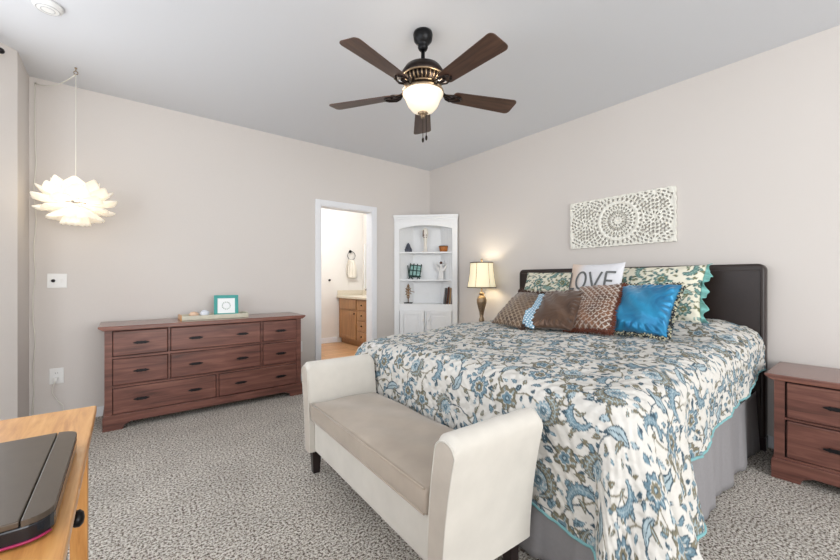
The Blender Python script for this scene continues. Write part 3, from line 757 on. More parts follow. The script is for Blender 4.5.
for i in range(nx):
    for j in range(nz):
        if not S[i, j]: continue
        Ff.append((gv(i,j,0), gv(i+1,j,0), gv(i+1,j+1,0), gv(i,j+1,0)))
        Ff.append((gv(i,j,1), gv(i,j+1,1), gv(i+1,j+1,1), gv(i+1,j,1)))
        if i == 0 or not S[i-1, j]: Ff.append((gv(i,j,0), gv(i,j+1,0), gv(i,j+1,1), gv(i,j,1)))
        if i == nx-1 or not S[i+1, j]: Ff.append((gv(i+1,j,0), gv(i+1,j,1), gv(i+1,j+1,1), gv(i+1,j+1,0)))
        if j == 0 or not S[i, j-1]: Ff.append((gv(i,j,0), gv(i,j,1), gv(i+1,j,1), gv(i+1,j,0)))
        if j == nz-1 or not S[i, j+1]: Ff.append((gv(i,j+1,0), gv(i+1,j+1,0), gv(i+1,j+1,1), gv(i,j+1,1)))
me = bpy.data.meshes.new('carved_panel'); build(me, np.array(Vv), np.array(Ff))
me.polygons.foreach_set('use_smooth', [False] * len(me.polygons))
o = link('carved_wall_panel', me, M['artpanel']); o.location = (XR - .006, 1.522, 1.692); o.rotation_euler = (0, R_(.6), -PI/2)
o.rotation_euler = (0, R_(-.5), -PI/2)
tag(o, 'cream carved openwork medallion wall panel above the bed', 'wall art')

# ------------------------------------------------------------------ fabric painting (pattern as vertex colours)
def lin(*c): return np.array(srgb(*c)[:3])
PALQ = dict(base=lin(207, 204, 198), blue=lin(104, 130, 143), dark=lin(58, 78, 90), olive=lin(120, 114, 95), lb=lin(158, 174, 180), odark=lin(90, 88, 76))
PALS = dict(base=lin(228, 224, 206), blue=lin(92, 132, 128), dark=lin(54, 82, 78), olive=lin(122, 122, 88), lb=lin(146, 174, 164), odark=lin(78, 86, 60))
def paint(U, V, pal, seed=1, spacing=.19, sc=1.0):
    """floral print over cloth coordinates U,V (metres)"""
    shp = U.shape; U = U.ravel(); V = V.ravel()
    col = np.tile(pal['base'], (len(U), 1)).astype(np.float32)
    cell = .05; 
    ku = np.floor(U / cell).astype(int); kv = np.floor(V / cell).astype(int)
    ku0, kv0 = ku.min(), kv.min(); NV = kv.max() - kv0 + 1
    key = (ku - ku0) * NV + (kv - kv0); order = np.argsort(key, kind='stable'); sk = key[order]
    NU = ku.max() - ku0 + 1
    starts = np.searchsorted(sk, np.arange(NU * NV + 1))
    def near(cu, cv, r):
        a0 = max(0, int(math.floor((cu - r) / cell)) - ku0); a1 = min(NU - 1, int(math.floor((cu + r) / cell)) - ku0)
        b0 = max(0, int(math.floor((cv - r) / cell)) - kv0); b1 = min(NV - 1, int(math.floor((cv + r) / cell)) - kv0)
        if a1 < a0 or b1 < b0: return np.zeros(0, int)
        return np.concatenate([order[starts[a * NV + b0]:starts[a * NV + b1 + 1]] for a in range(a0, a1 + 1)])
    def put(ids, mask, c, al=1.0):
        q = ids[mask]; col[q] = col[q] * (1 - al) + c * al
    rnd = random.Random(seed)
    def flower(cu, cv, R, rot, c1, c2, n):
        i = near(cu, cv, R * 1.1); 
        if not len(i): return
        x, y = U[i] - cu, V[i] - cv; r = np.hypot(x, y) / R; th = np.arctan2(y, x) + rot
        pet = .62 + .38 * np.abs(np.cos(th * n / 2)) ** .6 - .07 * np.abs(np.cos(th * n * 1.5))
        put(i, r < pet, c2); put(i, r < pet - .085, c1)
        put(i, (r < pet - .12) & (np.abs(np.cos(th * n / 2)) > .97) & (r > .35), pal['lb'])
        put(i, (r < pet - .14) & (np.cos(th * n * 2.5) > .75) & (r > .42), c2, .7)
        pe2 = .34 + .12 * np.abs(np.cos(th * n / 2 + .8)); put(i, r < pe2 + .06, pal['base']); put(i, r < pe2, pal['olive'] if c1 is pal['blue'] else pal['blue'])
        put(i, (r < .2), pal['dark']); put(i, r < .11, pal['lb'])
    def paisley(cu, cv, R, rot, c1, c2, flip):
        i = near(cu, cv, R * 1.6)
        if not len(i): return
        x, y = (U[i] - cu), (V[i] - cv) * flip; c, s = math.cos(rot), math.sin(rot); x, y = (x * c - y * s) / R, (x * s + y * c) / R
        r = np.hypot(x, y); th = np.arctan2(y, x)              # arc from -0.1pi .. 1.05pi
        tt = (th + .35) / (PI + .6); wd = .40 * np.clip(np.sin(np.clip(tt, 0, 1) * PI), 0, 1) ** .55 * (1.15 - .6 * tt)
        ser = 1 + .16 * np.sign(np.sin(th * 20)) * (r > .9) 
        d = np.abs(r - .92) ; ok = (tt > 0) & (tt < 1)
        put(i, ok & (d < wd * ser), c2); put(i, ok & (d < wd * ser - .07), c1)
        put(i, ok & (d < .035) & (wd > .1), pal['lb']); put(i, ok & (d < wd - .12) & (np.sin(th * 22) > .55) & (d > .07), pal['lb'], .8)
    def leaf(cu, cv, L, rot, c1, c2, fat=.34):
        i = near(cu, cv, L)
        if not len(i): return
        x, y = U[i] - cu, V[i] - cv; c, s = math.cos(rot), math.sin(rot); x, y = (x * c + y * s) / L, (-x * s + y * c) / L
        y = y - .25 * (x * x - .2)
        wd = fat * np.clip(1 - x * x, 0, 1) * (1 - .35 * x)
        put(i, np.abs(y) < wd, c2); put(i, np.abs(y) < wd - .09, c1); put(i, (np.abs(y) < .035) & (np.abs(x) < .8), pal['lb'] if c1 is not pal['lb'] else c2)
    def stem(p, q, bend, c, wd=.0042):
        n = int(math.hypot(q[0]-p[0], q[1]-p[1]) / .012) + 3
        mx, my = (p[0]+q[0])/2 - (q[1]-p[1])*bend, (p[1]+q[1])/2 + (q[0]-p[0])*bend
        P = []
        for k in range(n + 1):
            f = k / n; P.append(((1-f)**2*p[0] + 2*f*(1-f)*mx + f*f*q[0], (1-f)**2*p[1] + 2*f*(1-f)*my + f*f*q[1]))
        for a_, b_ in zip(P, P[1:]):
            i = near((a_[0]+b_[0])/2, (a_[1]+b_[1])/2, .016)
            if not len(i): continue
            ax, ay = b_[0]-a_[0], b_[1]-a_[1]; L2 = ax*ax+ay*ay + 1e-9
            h = np.clip(((U[i]-a_[0])*ax + (V[i]-a_[1])*ay) / L2, 0, 1)
            put(i, np.hypot(U[i]-a_[0]-h*ax, V[i]-a_[1]-h*ay) < wd, c)
        return P
    u0, u1, v0, v1 = U.min(), U.max(), V.min(), V.max()
    cen = []
    nu = int((u1 - u0) / (spacing * .88)) + 2; nv = int((v1 - v0) / spacing) + 2
    for a_ in range(-1, nu):
        for b_ in range(-1, nv):
            cen.append((u0 + (a_ + .5) * spacing * .88 + rnd.uniform(-.12, .12) * spacing, v0 + (b_ + .5 + .5 * (a_ % 2)) * spacing + rnd.uniform(-.12, .12) * spacing, (a_ * 2 + b_ * 3 + (a_ // 2)) % 5))
    # vines first
    for k, (cu, cv, ty) in enumerate(cen):
        near_c = sorted([(math.hypot(c[0]-cu, c[1]-cv), c) for c in cen[k+1:k+nv+3] if c[0] != cu or c[1] != cv])[:2]
        for d, c in near_c:
            if d < spacing * 1.5:
                stem((cu, cv), (c[0], c[1]), rnd.choice((-.4, .4)), pal['olive'] if rnd.random() < .6 else pal['dark'], .0032 * sc)
    # small leaves scattered around each centre
    for cu, cv, ty in cen:
        for k in range(9):
            a_ = 2 * PI * k / 9 + rnd.uniform(-.3, .3); rr = spacing * rnd.uniform(.40, .60)
            c1 = rnd.choice((pal['blue'], pal['olive'], pal['dark'], pal['lb'], pal['blue'], pal['olive']))
            leaf(cu + rr * math.cos(a_), cv + rr * math.sin(a_), spacing * rnd.uniform(.09, .15), rnd.uniform(0, 6.28), c1, pal['dark'] if c1 is not pal['olive'] else pal['odark'], rnd.uniform(.36, .55))
    for cu, cv, ty in cen:
        R = spacing * rnd.uniform(.31, .39); rot = rnd.uniform(0, 6.28)
        if ty == 0: flower(cu, cv, R * 1.05, rot, pal['blue'], pal['dark'], 8)
        elif ty == 1: paisley(cu, cv, R * .95, rot, pal['blue'], pal['dark'], 1); leaf(cu, cv, R * .45, rot, pal['olive'], pal['odark'])
        elif ty == 2: flower(cu, cv, R, rot, pal['olive'], pal['odark'], 5)
        elif ty == 3:
            leaf(cu, cv, R * 1.15, rot, pal['lb'], pal['dark'], .36); leaf(cu + R * .7 * math.cos(rot + 2), cv + R * .7 * math.sin(rot + 2), R * .6, rot + 1.2, pal['olive'], pal['odark'])
        else:
            flower(cu, cv, R * .78, rot, pal['lb'], pal['blue'], 12); paisley(cu, cv, R * 1.02, rot, pal['olive'], pal['dark'], -1)
    # fine weave variation that belongs to the print
    return col.reshape(shp + (3,))

# ------------------------------------------------------------------ bed
BX, BY0, BY1 = 1.375, .60, 2.46
t = thing('bed', 'king bed with dark brown leather headboard against the right wall', 'bed', (2.4, 1.52, 0))
b = B()
def hb(z1, y0, y1, x0, x1):
    pts = []; r = .045
    pts += [(y0, .08), (y0, z1 - r)]
    for k in range(1, 6): a_ = PI/2 * k / 5; pts.append((y0 + r - r*math.cos(a_), z1 - r + r*math.sin(a_)))
    for k in range(0, 6): a_ = PI/2 * k / 5; pts.append((y1 - r + r*math.sin(a_), z1 - r + r*math.cos(a_)))
    pts += [(y1, .08)]
    prism(b, [(p[0] - 1.52, p[1]) for p in pts], x0 - 2.4, x1 - 2.4, 'x')
hb(1.27, .522, 2.525, 3.385, 3.475)
obj('headboard', b, M['leather'], t, bevel=.02, seg=4, smooth=False)
b = B(); tube(b, [(3.383 - 2.4, .545 - 1.52, .3), (3.383 - 2.4, .545 - 1.52, 1.225), (3.383 - 2.4, 2.485 - 1.52, 1.225), (3.383 - 2.4, 2.485 - 1.52, .3)], .004, 6); obj('headboard_piping', b, M['leather'], t, smooth=True)
for y in (.56, 2.47):
    b = B(); box(b, 3.39 - 2.4, 3.47 - 2.4, y - 1.52 - .04, y - 1.52 + .04, 0, .09); obj('leg', b, M['darkleg'], t, bevel=.004)
b = B(); box(b, BX - 2.4, 3.38 - 2.4, BY0 - 1.52 + .01, BY1 - 1.52 - .01, .16, .40); obj('box_spring', b, M['sheet'], t, bevel=.03, seg=3)
b = B(); box(b, BX - 2.4, 3.38 - 2.4, BY0 - 1.52, BY1 - 1.52, .40, .70); obj('mattress', b, M['sheet'], t, bevel=.06, seg=4)
b = B(); box(b, BX - 2.4 + .05, 3.38 - 2.4, BY0 - 1.52 + .05, BY1 - 1.52 - .05, .11, .16)
for x in (1.5, 2.4, 3.25):
    for y in (.7, 1.52, 2.35): box(b, x - 2.4 - .03, x - 2.4 + .03, y - 1.52 - .03, y - 1.52 + .03, 0, .11)
obj('bed_frame', b, M['black'], t, bevel=.003)

# bed skirt : pleated strip round three sides
ns = 900; path = []
x0, x1, ya, yb = BX - .022, 3.375, BY0 - .025, BY1 + .025
L1 = x1 - x0; L2 = yb - ya; Lt = 2 * L1 + L2
def skp(s):
    if s < L1: return (x1 - s, ya), (0, -1)
    if s < L1 + L2: return (x0, ya + s - L1), (-1, 0)
    return (x0 + s - L1 - L2, yb), (0, 1)
P = np.zeros((ns, 14, 3))
for i in range(ns):
    s = Lt * i / (ns - 1); (px_, py_), (nx_, ny_) = skp(s)
    ple = .5 + .5 * math.tanh(3 * math.sin(s * 2 * PI / .34 + .8 * math.sin(s * 3))) + .25 * math.sin(s * 31 + math.sin(s * 7) * 2)
    for j in range(14):
        f = j / 13; z = .40 - f * .388; o_ = .003 + ple * (.003 + .020 * f)
        P[i, j] = (px_ + nx_ * o_, py_ + ny_ * o_, z)
me = grid_mesh('bed_skirt', P); o = link('bed_skirt', me, M['skirt'])
so = o.modifiers.new('s', 'SOLIDIFY'); so.thickness = .003; so.offset = 1
tag(o, 'pleated grey bed skirt hanging to the carpet under the quilt', 'bed skirt')

# quilt
Rr = .13
QX, QYn, QYf = BX - .045 + Rr, .525 + Rr, 2.535 - Rr
def bedtop(X, Y):
    z = .752 + .035 * sstep(1.6, 2.5, X) + .085 * sstep(2.80, 3.12, X) * sstep(.50, .80, Y) * sstep(2.55, 2.3, Y)
    z = z - .022 * sstep(1.75, 1.35, X) - .028 * sstep(1.9, 2.4, Y) + .004 * np.sin(X * 9 + Y * 5) + .004 * np.sin(Y * 13 - X * 4)
    return z
st = .0046
nu_, nv_ = int(2.75 / st), int(2.95 / st)
su = np.linspace(0, 1, nu_)[:, None] * np.ones((1, nv_)); sv = np.linspace(0, 1, nv_)[None, :] * np.ones((nu_, 1))
# nominal coordinates (cloth)
U0 = -.66 + su * (3.372 - QX + .66)
Xn = QX + U0
near_drop = .445 - .05 * sstep(2.0, 2.5, Xn) - .04 * sstep(2.6, 3.3, Xn)
near_drop = near_drop + .17 * sstep(1.86, 1.76, Xn) 
vN = -near_drop; vF = (QYf - QYn) + .42
Vc = vN + sv * (vF - vN)
foot = .56 + .10 * sstep(.3, -.3, Vc) + .02 * np.sin(Vc * 9)
Uc = -foot + su * (3.372 - QX + foot)
du = np.maximum(0, -Uc); dn = np.maximum(0, -Vc); Wd = QYf - QYn; df = np.maximum(0, Vc - Wd); dv = dn + df
L = np.hypot(du, dv) + 1e-9
arc = PI / 2 * Rr
outd = np.where(L < arc, Rr * np.sin(np.minimum(L, arc) / Rr), Rr)
down = np.where(L < arc, Rr * (1 - np.cos(np.minimum(L, arc) / Rr)), Rr + (L - arc))
hang = np.maximum(0, L - arc * .8)
cx_, cy_ = du / L, dv / L
sgn = np.where(df > 0, 1, -1)
baseX = QX + np.maximum(0, Uc); baseY = QYn + np.clip(Vc, 0, Wd)
ph = np.arctan2(dv, du)
s_along = np.where(dv > du, Uc, Vc)
fold = hang * (.06 * np.sin(s_along * 13 + 1.0) + .04 * np.sin(s_along * 23 + 2 * np.sin(s_along * 5)))
fold = fold * np.where((du > 0) & (dv > 0), .35, 1.0) + hang * .03
corner = np.sin(2 * ph) * ((du > 0) & (dv > 0))
fold = fold * np.where((du > 0) & (dv == 0), .3, 1.0) * np.where((dn > 0) & (baseX > 1.95), .55, 1.0)
fold = fold + hang * corner * .24 + hang * .10 * np.sin(ph * 6 + .5) * ((du > 0) & (dv > 0)) * np.sin(2 * ph)
# corner tail puffs outward on the near side before the hem steps up
tail = sstep(1.88, 1.72, baseX) * (dn > 0) * np.where(du > 0, np.sin(ph) ** 2, 1.0)
fold = fold + hang * .19 * tail
O = outd + fold
X = baseX - O * cx_; Y = baseY + sgn * O * cy_
Z = bedtop(np.clip(baseX, BX, 3.4), baseY) - down + .003 * np.sin(Uc * 26 + 3 * np.sin(Vc * 7)) * np.sin(Vc * 19 + 2 * np.sin(Uc * 9)) * (L < arc)
Z = np.maximum(Z, .012 + .01 * np.sin(s_along * 30) ** 2)
# quilting puckers as real relief
Nq = .0030 * (np.sin(Uc * 95 + 2 * np.sin(Vc * 24)) * np.sin(Vc * 88 + 2 * np.sin(Uc * 21)))
Z = Z + Nq * (L < arc); X = X - Nq * cx_; Y = Y + sgn * Nq * cy_
# keep clear of the bench back
P = np.stack([X, Y, Z], -1)
colr = paint(Uc, Vc, PALQ, 7, .168)
me = grid_mesh('quilt', P, colr)
qt = link('quilt', me, vcol('quilt_print', .9, .8, 52))
tag(qt, 'cream quilt printed with blue and olive flowers covering the bed', 'quilt')
hem = [tuple(P[i, 0]) for i in range(nu_ - 1, 0, -4)] + [tuple(P[0, j]) for j in range(0, nv_ - 1, 4)] + [tuple(P[i, -1]) for i in range(0, nu_, 4)]
b = B(); tube(b, hem, .0065, 6); obj('binding', b, M['teal'], qt, smooth=True)

# ------------------------------------------------------------------ pillows
def pillow_mesh(name, w_, h_, th, paintfn=None, seed=0, N=96, wrinkle=.004, pinch=.07):
    s = np.linspace(-1, 1, N + 1)
    # denser near the edge
    s = np.sin(s * PI / 2) * .5 + s * .5
    A, Bv = np.meshgrid(s, s, indexing='ij')
    x = w_ / 2 * A * (1 - pinch * (1 - Bv ** 2) * np.abs(A) ** 2); y = h_ / 2 * Bv * (1 - pinch * (1 - A ** 2) * np.abs(Bv) ** 2)
    t_ = th / 2 * (np.clip(1 - A ** 2, 0, 1) ** .42) * (np.clip(1 - Bv ** 2, 0, 1) ** .42)
    rg = np.random.RandomState(seed); wr = 0
    for k in range(5):
        fx_, fy_, p_ = rg.uniform(4, 16), rg.uniform(4, 16), rg.uniform(0, 6)
        wr = wr + np.sin(A * fx_ * .6 + Bv * fy_ * .6 + p_)
    edge = np.clip(1 - np.minimum(1 - np.abs(A), 1 - np.abs(Bv)) * 3.5, 0, 1)
    rad = np.sin(np.arctan2(Bv, A) * 26 + rg.uniform(0, 6)) * edge * (1 - edge) * 3
    d = (wr * .5 + rad) * wrinkle * np.clip((1 - A ** 2) * (1 - Bv ** 2) * 8, 0, 1)
    zf = t_ + d; zb = -t_ * .85
    n1 = N + 1
    Fv = np.stack([x, y + h_ / 2, zf], -1).reshape(-1, 3); Bk = np.stack([x, y + h_ / 2, zb], -1).reshape(-1, 3)
    idx = np.arange(n1 * n1).reshape(n1, n1)
    bidx = idx + n1 * n1
    bidx[0, :] = idx[0, :]; bidx[-1, :] = idx[-1, :]; bidx[:, 0] = idx[:, 0]; bidx[:, -1] = idx[:, -1]
    q1 = np.stack([idx[:-1, :-1], idx[1:, :-1], idx[1:, 1:], idx[:-1, 1:]], -1).reshape(-1, 4)
    q2 = np.stack([bidx[:-1, :-1], bidx[:-1, 1:], bidx[1:, 1:], bidx[1:, :-1]], -1).reshape(-1, 4)
    Q = np.concatenate([q1, q2]); Vt = np.concatenate([Fv, Bk])
    used = np.zeros(len(Vt), bool); used[Q.ravel()] = True; rm = np.cumsum(used) - 1
    col = None
    if paintfn is not None:
        c = paintfn(x, y).reshape(-1, 3); col = np.concatenate([c, c])[used]
    me = bpy.data.meshes.new(name); build(me, Vt[used], rm[Q], col)
    return me
def pose(loc, lean, yaw=0, roll=0, tip=0):
    """local x -> viewer's right (-Y), y -> up, z -> toward the foot (-X); lean = degrees back from vertical"""
    base = Matrix(((0, 0, -1, 0), (-1, 0, 0, 0), (0, 1, 0, 0), (0, 0, 0, 1)))
    return Matrix.Translation(loc) @ Matrix.Rotation(R_(yaw), 4, 'Z') @ base @ Matrix.Rotation(R_(-lean), 4, 'X') @ Matrix.Rotation(R_(roll), 4, 'Z')
def outline(w_, h_, pinch, n=60):
    pts = []
    for e in range(4):
        for k in range(n):
            f = k / n * 2 - 1
            A, Bv = ((f, -1), (1, f), (-f, 1), (-1, -f))[e]
            x = w_ / 2 * A * (1 - pinch * (1 - Bv ** 2) * abs(A) ** 2); y = h_ / 2 * Bv * (1 - pinch * (1 - A ** 2) * abs(Bv) ** 2)
            nx_, ny_ = ((0, -1), (1, 0), (0, 1), (-1, 0))[e]
            pts.append((x, y + h_ / 2, nx_, ny_, e))
    return pts
def ruffle(parent, w_, h_, pinch, mat, wd, sides, name='ruffle', seed=0):
    pts = outline(w_, h_, pinch, 90)
    for e in sides:
        pe = [p for p in pts if p[4] == e] ; nxt = [p for p in pts if p[4] == (e + 1) % 4][0]; pe = pe + [(nxt[0], nxt[1], pe[0][2], pe[0][3], e)]
        P = np.zeros((len(pe), 6, 3))
        for i, p in enumerate(pe):
            for j in range(6):
                f = j / 5; P[i, j] = (p[0] + p[2] * wd * f * (1 + .45 * math.sin(i * .27 + 1)), p[1] + p[3] * wd * f, .020 * f * math.sin(i * .62 + seed + 1.5 * math.sin(i * .17)) + .012 * f * math.sin(i * .23))
        me = grid_mesh(name, P); o = link(name, me, mat, parent); so = o.modifiers.new('s', 'SOLIDIFY'); so.thickness = .003
def fringe(parent, w_, h_, pinch, mat, ln, sides, seed=0, name='fringe'):
    rn = random.Random(seed); b = B()
    for p in outline(w_, h_, pinch, 110):
        if p[4] not in sides: continue
        for k in range(4):
            ox, oz = rn.uniform(-.004, .004), rn.uniform(-.014, .014)
            d = Vector((p[2] + rn.uniform(-.35, .35), p[3] + rn.uniform(-.35, .35), rn.uniform(-.6, .6))).normalized() * ln * rn.uniform(.7, 1.1)
            s0 = Vector((p[0] + ox, p[1] + ox, oz)) - Vector((p[2], p[3], 0)) * .012
            tube(b, [s0, s0 + d * .6 + Vector((0, 0, rn.uniform(-.004, .004))), s0 + d], [.0032, .0026, .0008], 4)
    return obj(name, b, mat, parent, smooth=True)

fab = vcol('floral_sham_print', .85, .25, 60); fabl = vcol('lattice_print', .55, .25, 90, sheen=.3)
# two shams at the back
def sham(label, loc, lean, yaw, seed, sides):
    w_, h_ = .73, .44
    t = thing('pillow_sham', label, 'pillow', (0, 0, 0), 0, 'floral pillow shams against the headboard')
    t.matrix_world = pose(loc, lean, yaw)
    me = pillow_mesh('cushion', w_, h_, .19, lambda x, y: paint(x, y, PALS, seed, .155, .9), seed)
    link('cushion', me, fab, t)
    ruffle(t, w_, h_, .07, M['teal_ruffle'], .032, sides, seed=seed)
sham('floral cream pillow sham with teal ruffle, right of the lettered pillow', (3.10, 1.165, .845), 17, 0, 3, (1,))
sham('floral cream pillow sham left of the lettered pillow, behind bronze pillow', (3.04, 1.925, .83), 24, 0, 5, (1,))

# lettered pillow
lw, lh, lt = .44, .43, .13
t = thing('lettered_pillow', 'white square pillow reading LOVE in grey letters', 'pillow'); t.matrix_world = pose((2.86, 1.462, .878), 15, -4, 0)
def pf_love(x, y):
    c = np.zeros(x.shape + (3,)); f = sstep(-.06, -.17, x)[..., None]
    return lin(222, 222, 226) * (1 - f) + lin(222, 202, 186) * f
lme = pillow_mesh('cushion', lw, lh, lt, pf_love, 11, wrinkle=.001)
link('cushion', lme, vcol('printed_white_cotton', .85, .1, 200), t)
def zsurf(x, y, w_=lw, h_=lh, th=lt):
    A, Bv = np.clip(x / (w_/2), -.99, .99), np.clip((y - h_/2) / (h_/2), -.99, .99)
    return th / 2 * (1 - A*A) ** .42 * (1 - Bv*Bv) ** .42 + .0055
def stroke(b, pts, wd):
    """flat ribbon following the pillow's face"""
    P = []
    for (x0, y0), (x1, y1) in zip(pts, pts[1:]):
        n = max(2, int(math.hypot(x1-x0, y1-y0) / .008))
        for k in range(n): P.append((x0 + (x1-x0)*k/n, y0 + (y1-y0)*k/n))
    P.append(pts[-1]); prev = None
    for i, p in enumerate(P):
        a_ = P[max(0, i-1)]; c_ = P[min(len(P)-1, i+1)]; dx, dy = c_[0]-a_[0], c_[1]-a_[1]; l_ = math.hypot(dx, dy) + 1e-9; nx_, ny_ = -dy/l_*wd, dx/l_*wd
        row = [b.verts.new((p[0]+nx_*s, p[1]+ny_*s, float(zsurf(p[0]+nx_*s, p[1]+ny_*s)))) for s in (-1, 0, 1)]
        if prev:
            b.faces.new((prev[0], row[0], row[1], prev[1])); b.faces.new((prev[1], row[1], row[2], prev[2]))
        prev = row
LW = .0085; y0, y1 = .200, .340
letters = {'L': [[(-.145, y1), (-.145, y0), (-.100, y0)]],
           'O': [[(-.055 + .036*math.cos(a_), (y0+y1)/2 + (y1-y0)/2*math.sin(a_)) for a_ in np.linspace(0, 2*PI, 25)]],
           'V': [[(.0, y1), (.042, y0), (.084, y1)]],
           'E': [[(.168, y1), (.112, y1), (.112, y0), (.168, y0)], [(.112, (y0+y1)/2), (.155, (y0+y1)/2)]]}
for ch, sts in letters.items():
    b = B()
    for s_ in sts: stroke(b, [(x_ * 1.18 - .018, y_) for x_, y_ in s_], LW)
    o = obj('letter', b, M['letter'], t); o['label'] = 'grey printed letter ' + ch

def pf_lattice(c_bg1, c_bg2, c_line, seed):
    def f(x, y):
        x = x + .5; y = y + .5
        n = .5 + .5 * np.sin(x * 23 + 3 * np.sin(y * 17 + seed)) * np.sin(y * 29 + 2 * np.sin(x * 13))
        col = c_bg1 * (1 - n[..., None]) + c_bg2 * n[..., None]
        k = .042
        a_ = ((x + y) / k) % 1 - .5; b_ = ((x - y) / k) % 1 - .5
        line = (np.abs(a_) < .11) | (np.abs(b_) < .11); star = (np.hypot(a_, b_) < .16) | ((np.abs(((x / k) % 1) - .5) < .07) & (np.abs(a_) < .3))
        m_ = (line | star) & (np.sin(x * 150 + seed) * np.sin(y * 140) > -.55)
        fade = sstep(-.5, .1, np.sin(x * 6 + y * 5 + seed))[..., None] * .5 + .5
        return np.where(m_[..., None], col * (1 - fade) + c_line * fade, col)
    return f
# front row
w_, h_ = .33, .42
t = thing('fringed_pillow', 'patterned brown pillow with pale lattice and chestnut fringe beside blue pillow', 'pillow', group=None); t.matrix_world = pose((2.48, 1.295, .805), 41, -4, 6)
link('cushion', pillow_mesh('cushion', w_, h_, .13, pf_lattice(lin(120, 78, 50), lin(78, 52, 38), lin(190, 180, 170), 1), 21), fabl, t)
fringe(t, w_, h_, .07, M['fringe'], .034, (0, 1), 3)
t = thing('fringed_pillow', 'dark brown patterned pillow with fringe, leftmost on the bed', 'pillow'); t.matrix_world = pose((2.34, 1.875, .80), 54, 4, -6)
link('cushion', pillow_mesh('cushion', .29, .42, .12, pf_lattice(lin(98, 74, 52), lin(62, 44, 34), lin(150, 132, 112), 4), 22), fabl, t)
fringe(t, .29, .42, .07, M['furdark'], .046, (1, 2), 5)
def pf_dots(x, y):
    k = .022; a_ = ((x + 9) / k) % 1 - .5; b_ = ((y + 9 + .011 * (np.floor((x + 9) / k) % 2)) / k) % 1 - .5
    return np.where((np.hypot(a_, b_) < .26)[..., None], lin(238, 242, 244), lin(132, 172, 196))
o = link('dotted_pillow', pillow_mesh('dotted_pillow', .25, .40, .075, pf_dots, 23), vcol('dotted_cotton', .7, .1, 120)); o.matrix_world = pose((2.358, 1.755, .803), 53, 3, -4)
tag(o, 'pale blue dotted pillow mostly hidden behind the leftmost brown pillow', 'pillow')
o = link('satin_pillow', pillow_mesh('satin_pillow', .35, .41, .12, None, 24, wrinkle=.006), M['satin_brown']); o.matrix_world = pose((2.38, 1.525, .805), 49, 0, 4)
tag(o, 'plain bronze satin pillow between the two patterned brown pillows', 'pillow')
t = thing('satin_pillow', 'bright blue satin pillow with beaded trim, rightmost in the front row', 'pillow'); bw, bh = .40, .39; t.matrix_world = pose((2.57, 1.03, .808), 36, -5, 1)
link('cushion', pillow_mesh('cushion', bw, bh, .17, None, 25, wrinkle=.007), M['satin_blue'], t)
rn = random.Random(9); bd, bl = B(), B()
for i, p in enumerate(outline(bw, bh, .07, 60)):
    for k in range(3):
        o_ = .003 + .007 * k; q = (p[0] + p[2] * o_ + rn.uniform(-.002, .002), p[1] + p[3] * o_ + rn.uniform(-.002, .002), rn.uniform(-.011, .011))
        g = bmesh.ops.create_icosphere(bd if rn.random() < .55 else bl, subdivisions=1, radius=.0052)
        for v in g['verts']: v.co += Vector(q)
o = obj('bead_trim', bd, M['bead_dark'], t, smooth=True); o2 = obj('bead_trim', bl, M['bead_light'], t, smooth=True)

# ------------------------------------------------------------------ bench
t = thing('storage_bench', 'cream velvet bench with flared arms at the foot of the bed', 'bench', (1.04, 1.53, 0), R_(-2.2))
bx0, bx1 = .838 - 1.04, 1.283 - 1.04
yN, yF = .945 - 1.53, 2.14 - 1.53
b = B(); box(b, bx0 + .02, bx1 - .01, yN + .03, yF - .03, .145, .335); obj('body', b, M['velvet'], t, bevel=.018, seg=3, smooth=False)
def cushion_box(x0, x1, y0, y1, z0, z1, r):
    b = B(); nx_, ny_ = 24, 44; top = []
    for i in range(nx_ + 1):
        row = []
        for j in range(ny_ + 1):
            u, v = i / nx_ * 2 - 1, j / ny_ * 2 - 1
            crown = .018 * (1 - u ** 4) * (1 - v ** 4) + .003 * math.sin(u * 5 + v * 7) 
            row.append(b.verts.new((x0 + (x1-x0) * (u+1)/2, y0 + (y1-y0) * (v+1)/2, z1 - .018 + crown)))
        top.append(row)
    for i in range(nx_):
        for j in range(ny_): b.faces.new((top[i][j], top[i+1][j], top[i+1][j+1], top[i][j+1]))
    ring = [top[i][0] for i in range(nx_+1)] + [top[nx_][j] for j in range(1, ny_+1)] + [top[i][ny_] for i in range(nx_-1, -1, -1)] + [top[0][j] for j in range(ny_-1, 0, -1)]
    low = [b.verts.new((v.co.x, v.co.y, z0)) for v in ring]; n = len(ring)
    for k in range(n): b.faces.new((ring[k], low[k], low[(k+1) % n], ring[(k+1) % n]))
    b.faces.new(low)
    return b
o = obj('seat_cushion', cushion_box(bx0 - .005, bx1 - .02, yN + .035, yF - .035, .34, .452, .02), M['velvet_seat'], t, bevel=.016, seg=4)
for f_ in o.data.polygons: f_.use_smooth = True
b = B(); tube(b, [(bx0 - .006, yN + .05, .437), (bx0 - .006, yF - .05, .437)], .004, 6); tube(b, [(bx0 - .004, yN + .05, .346), (bx0 - .004, yF - .05, .346)], .004, 6)
obj('piping', b, M['velvet_seat'], o, smooth=True)
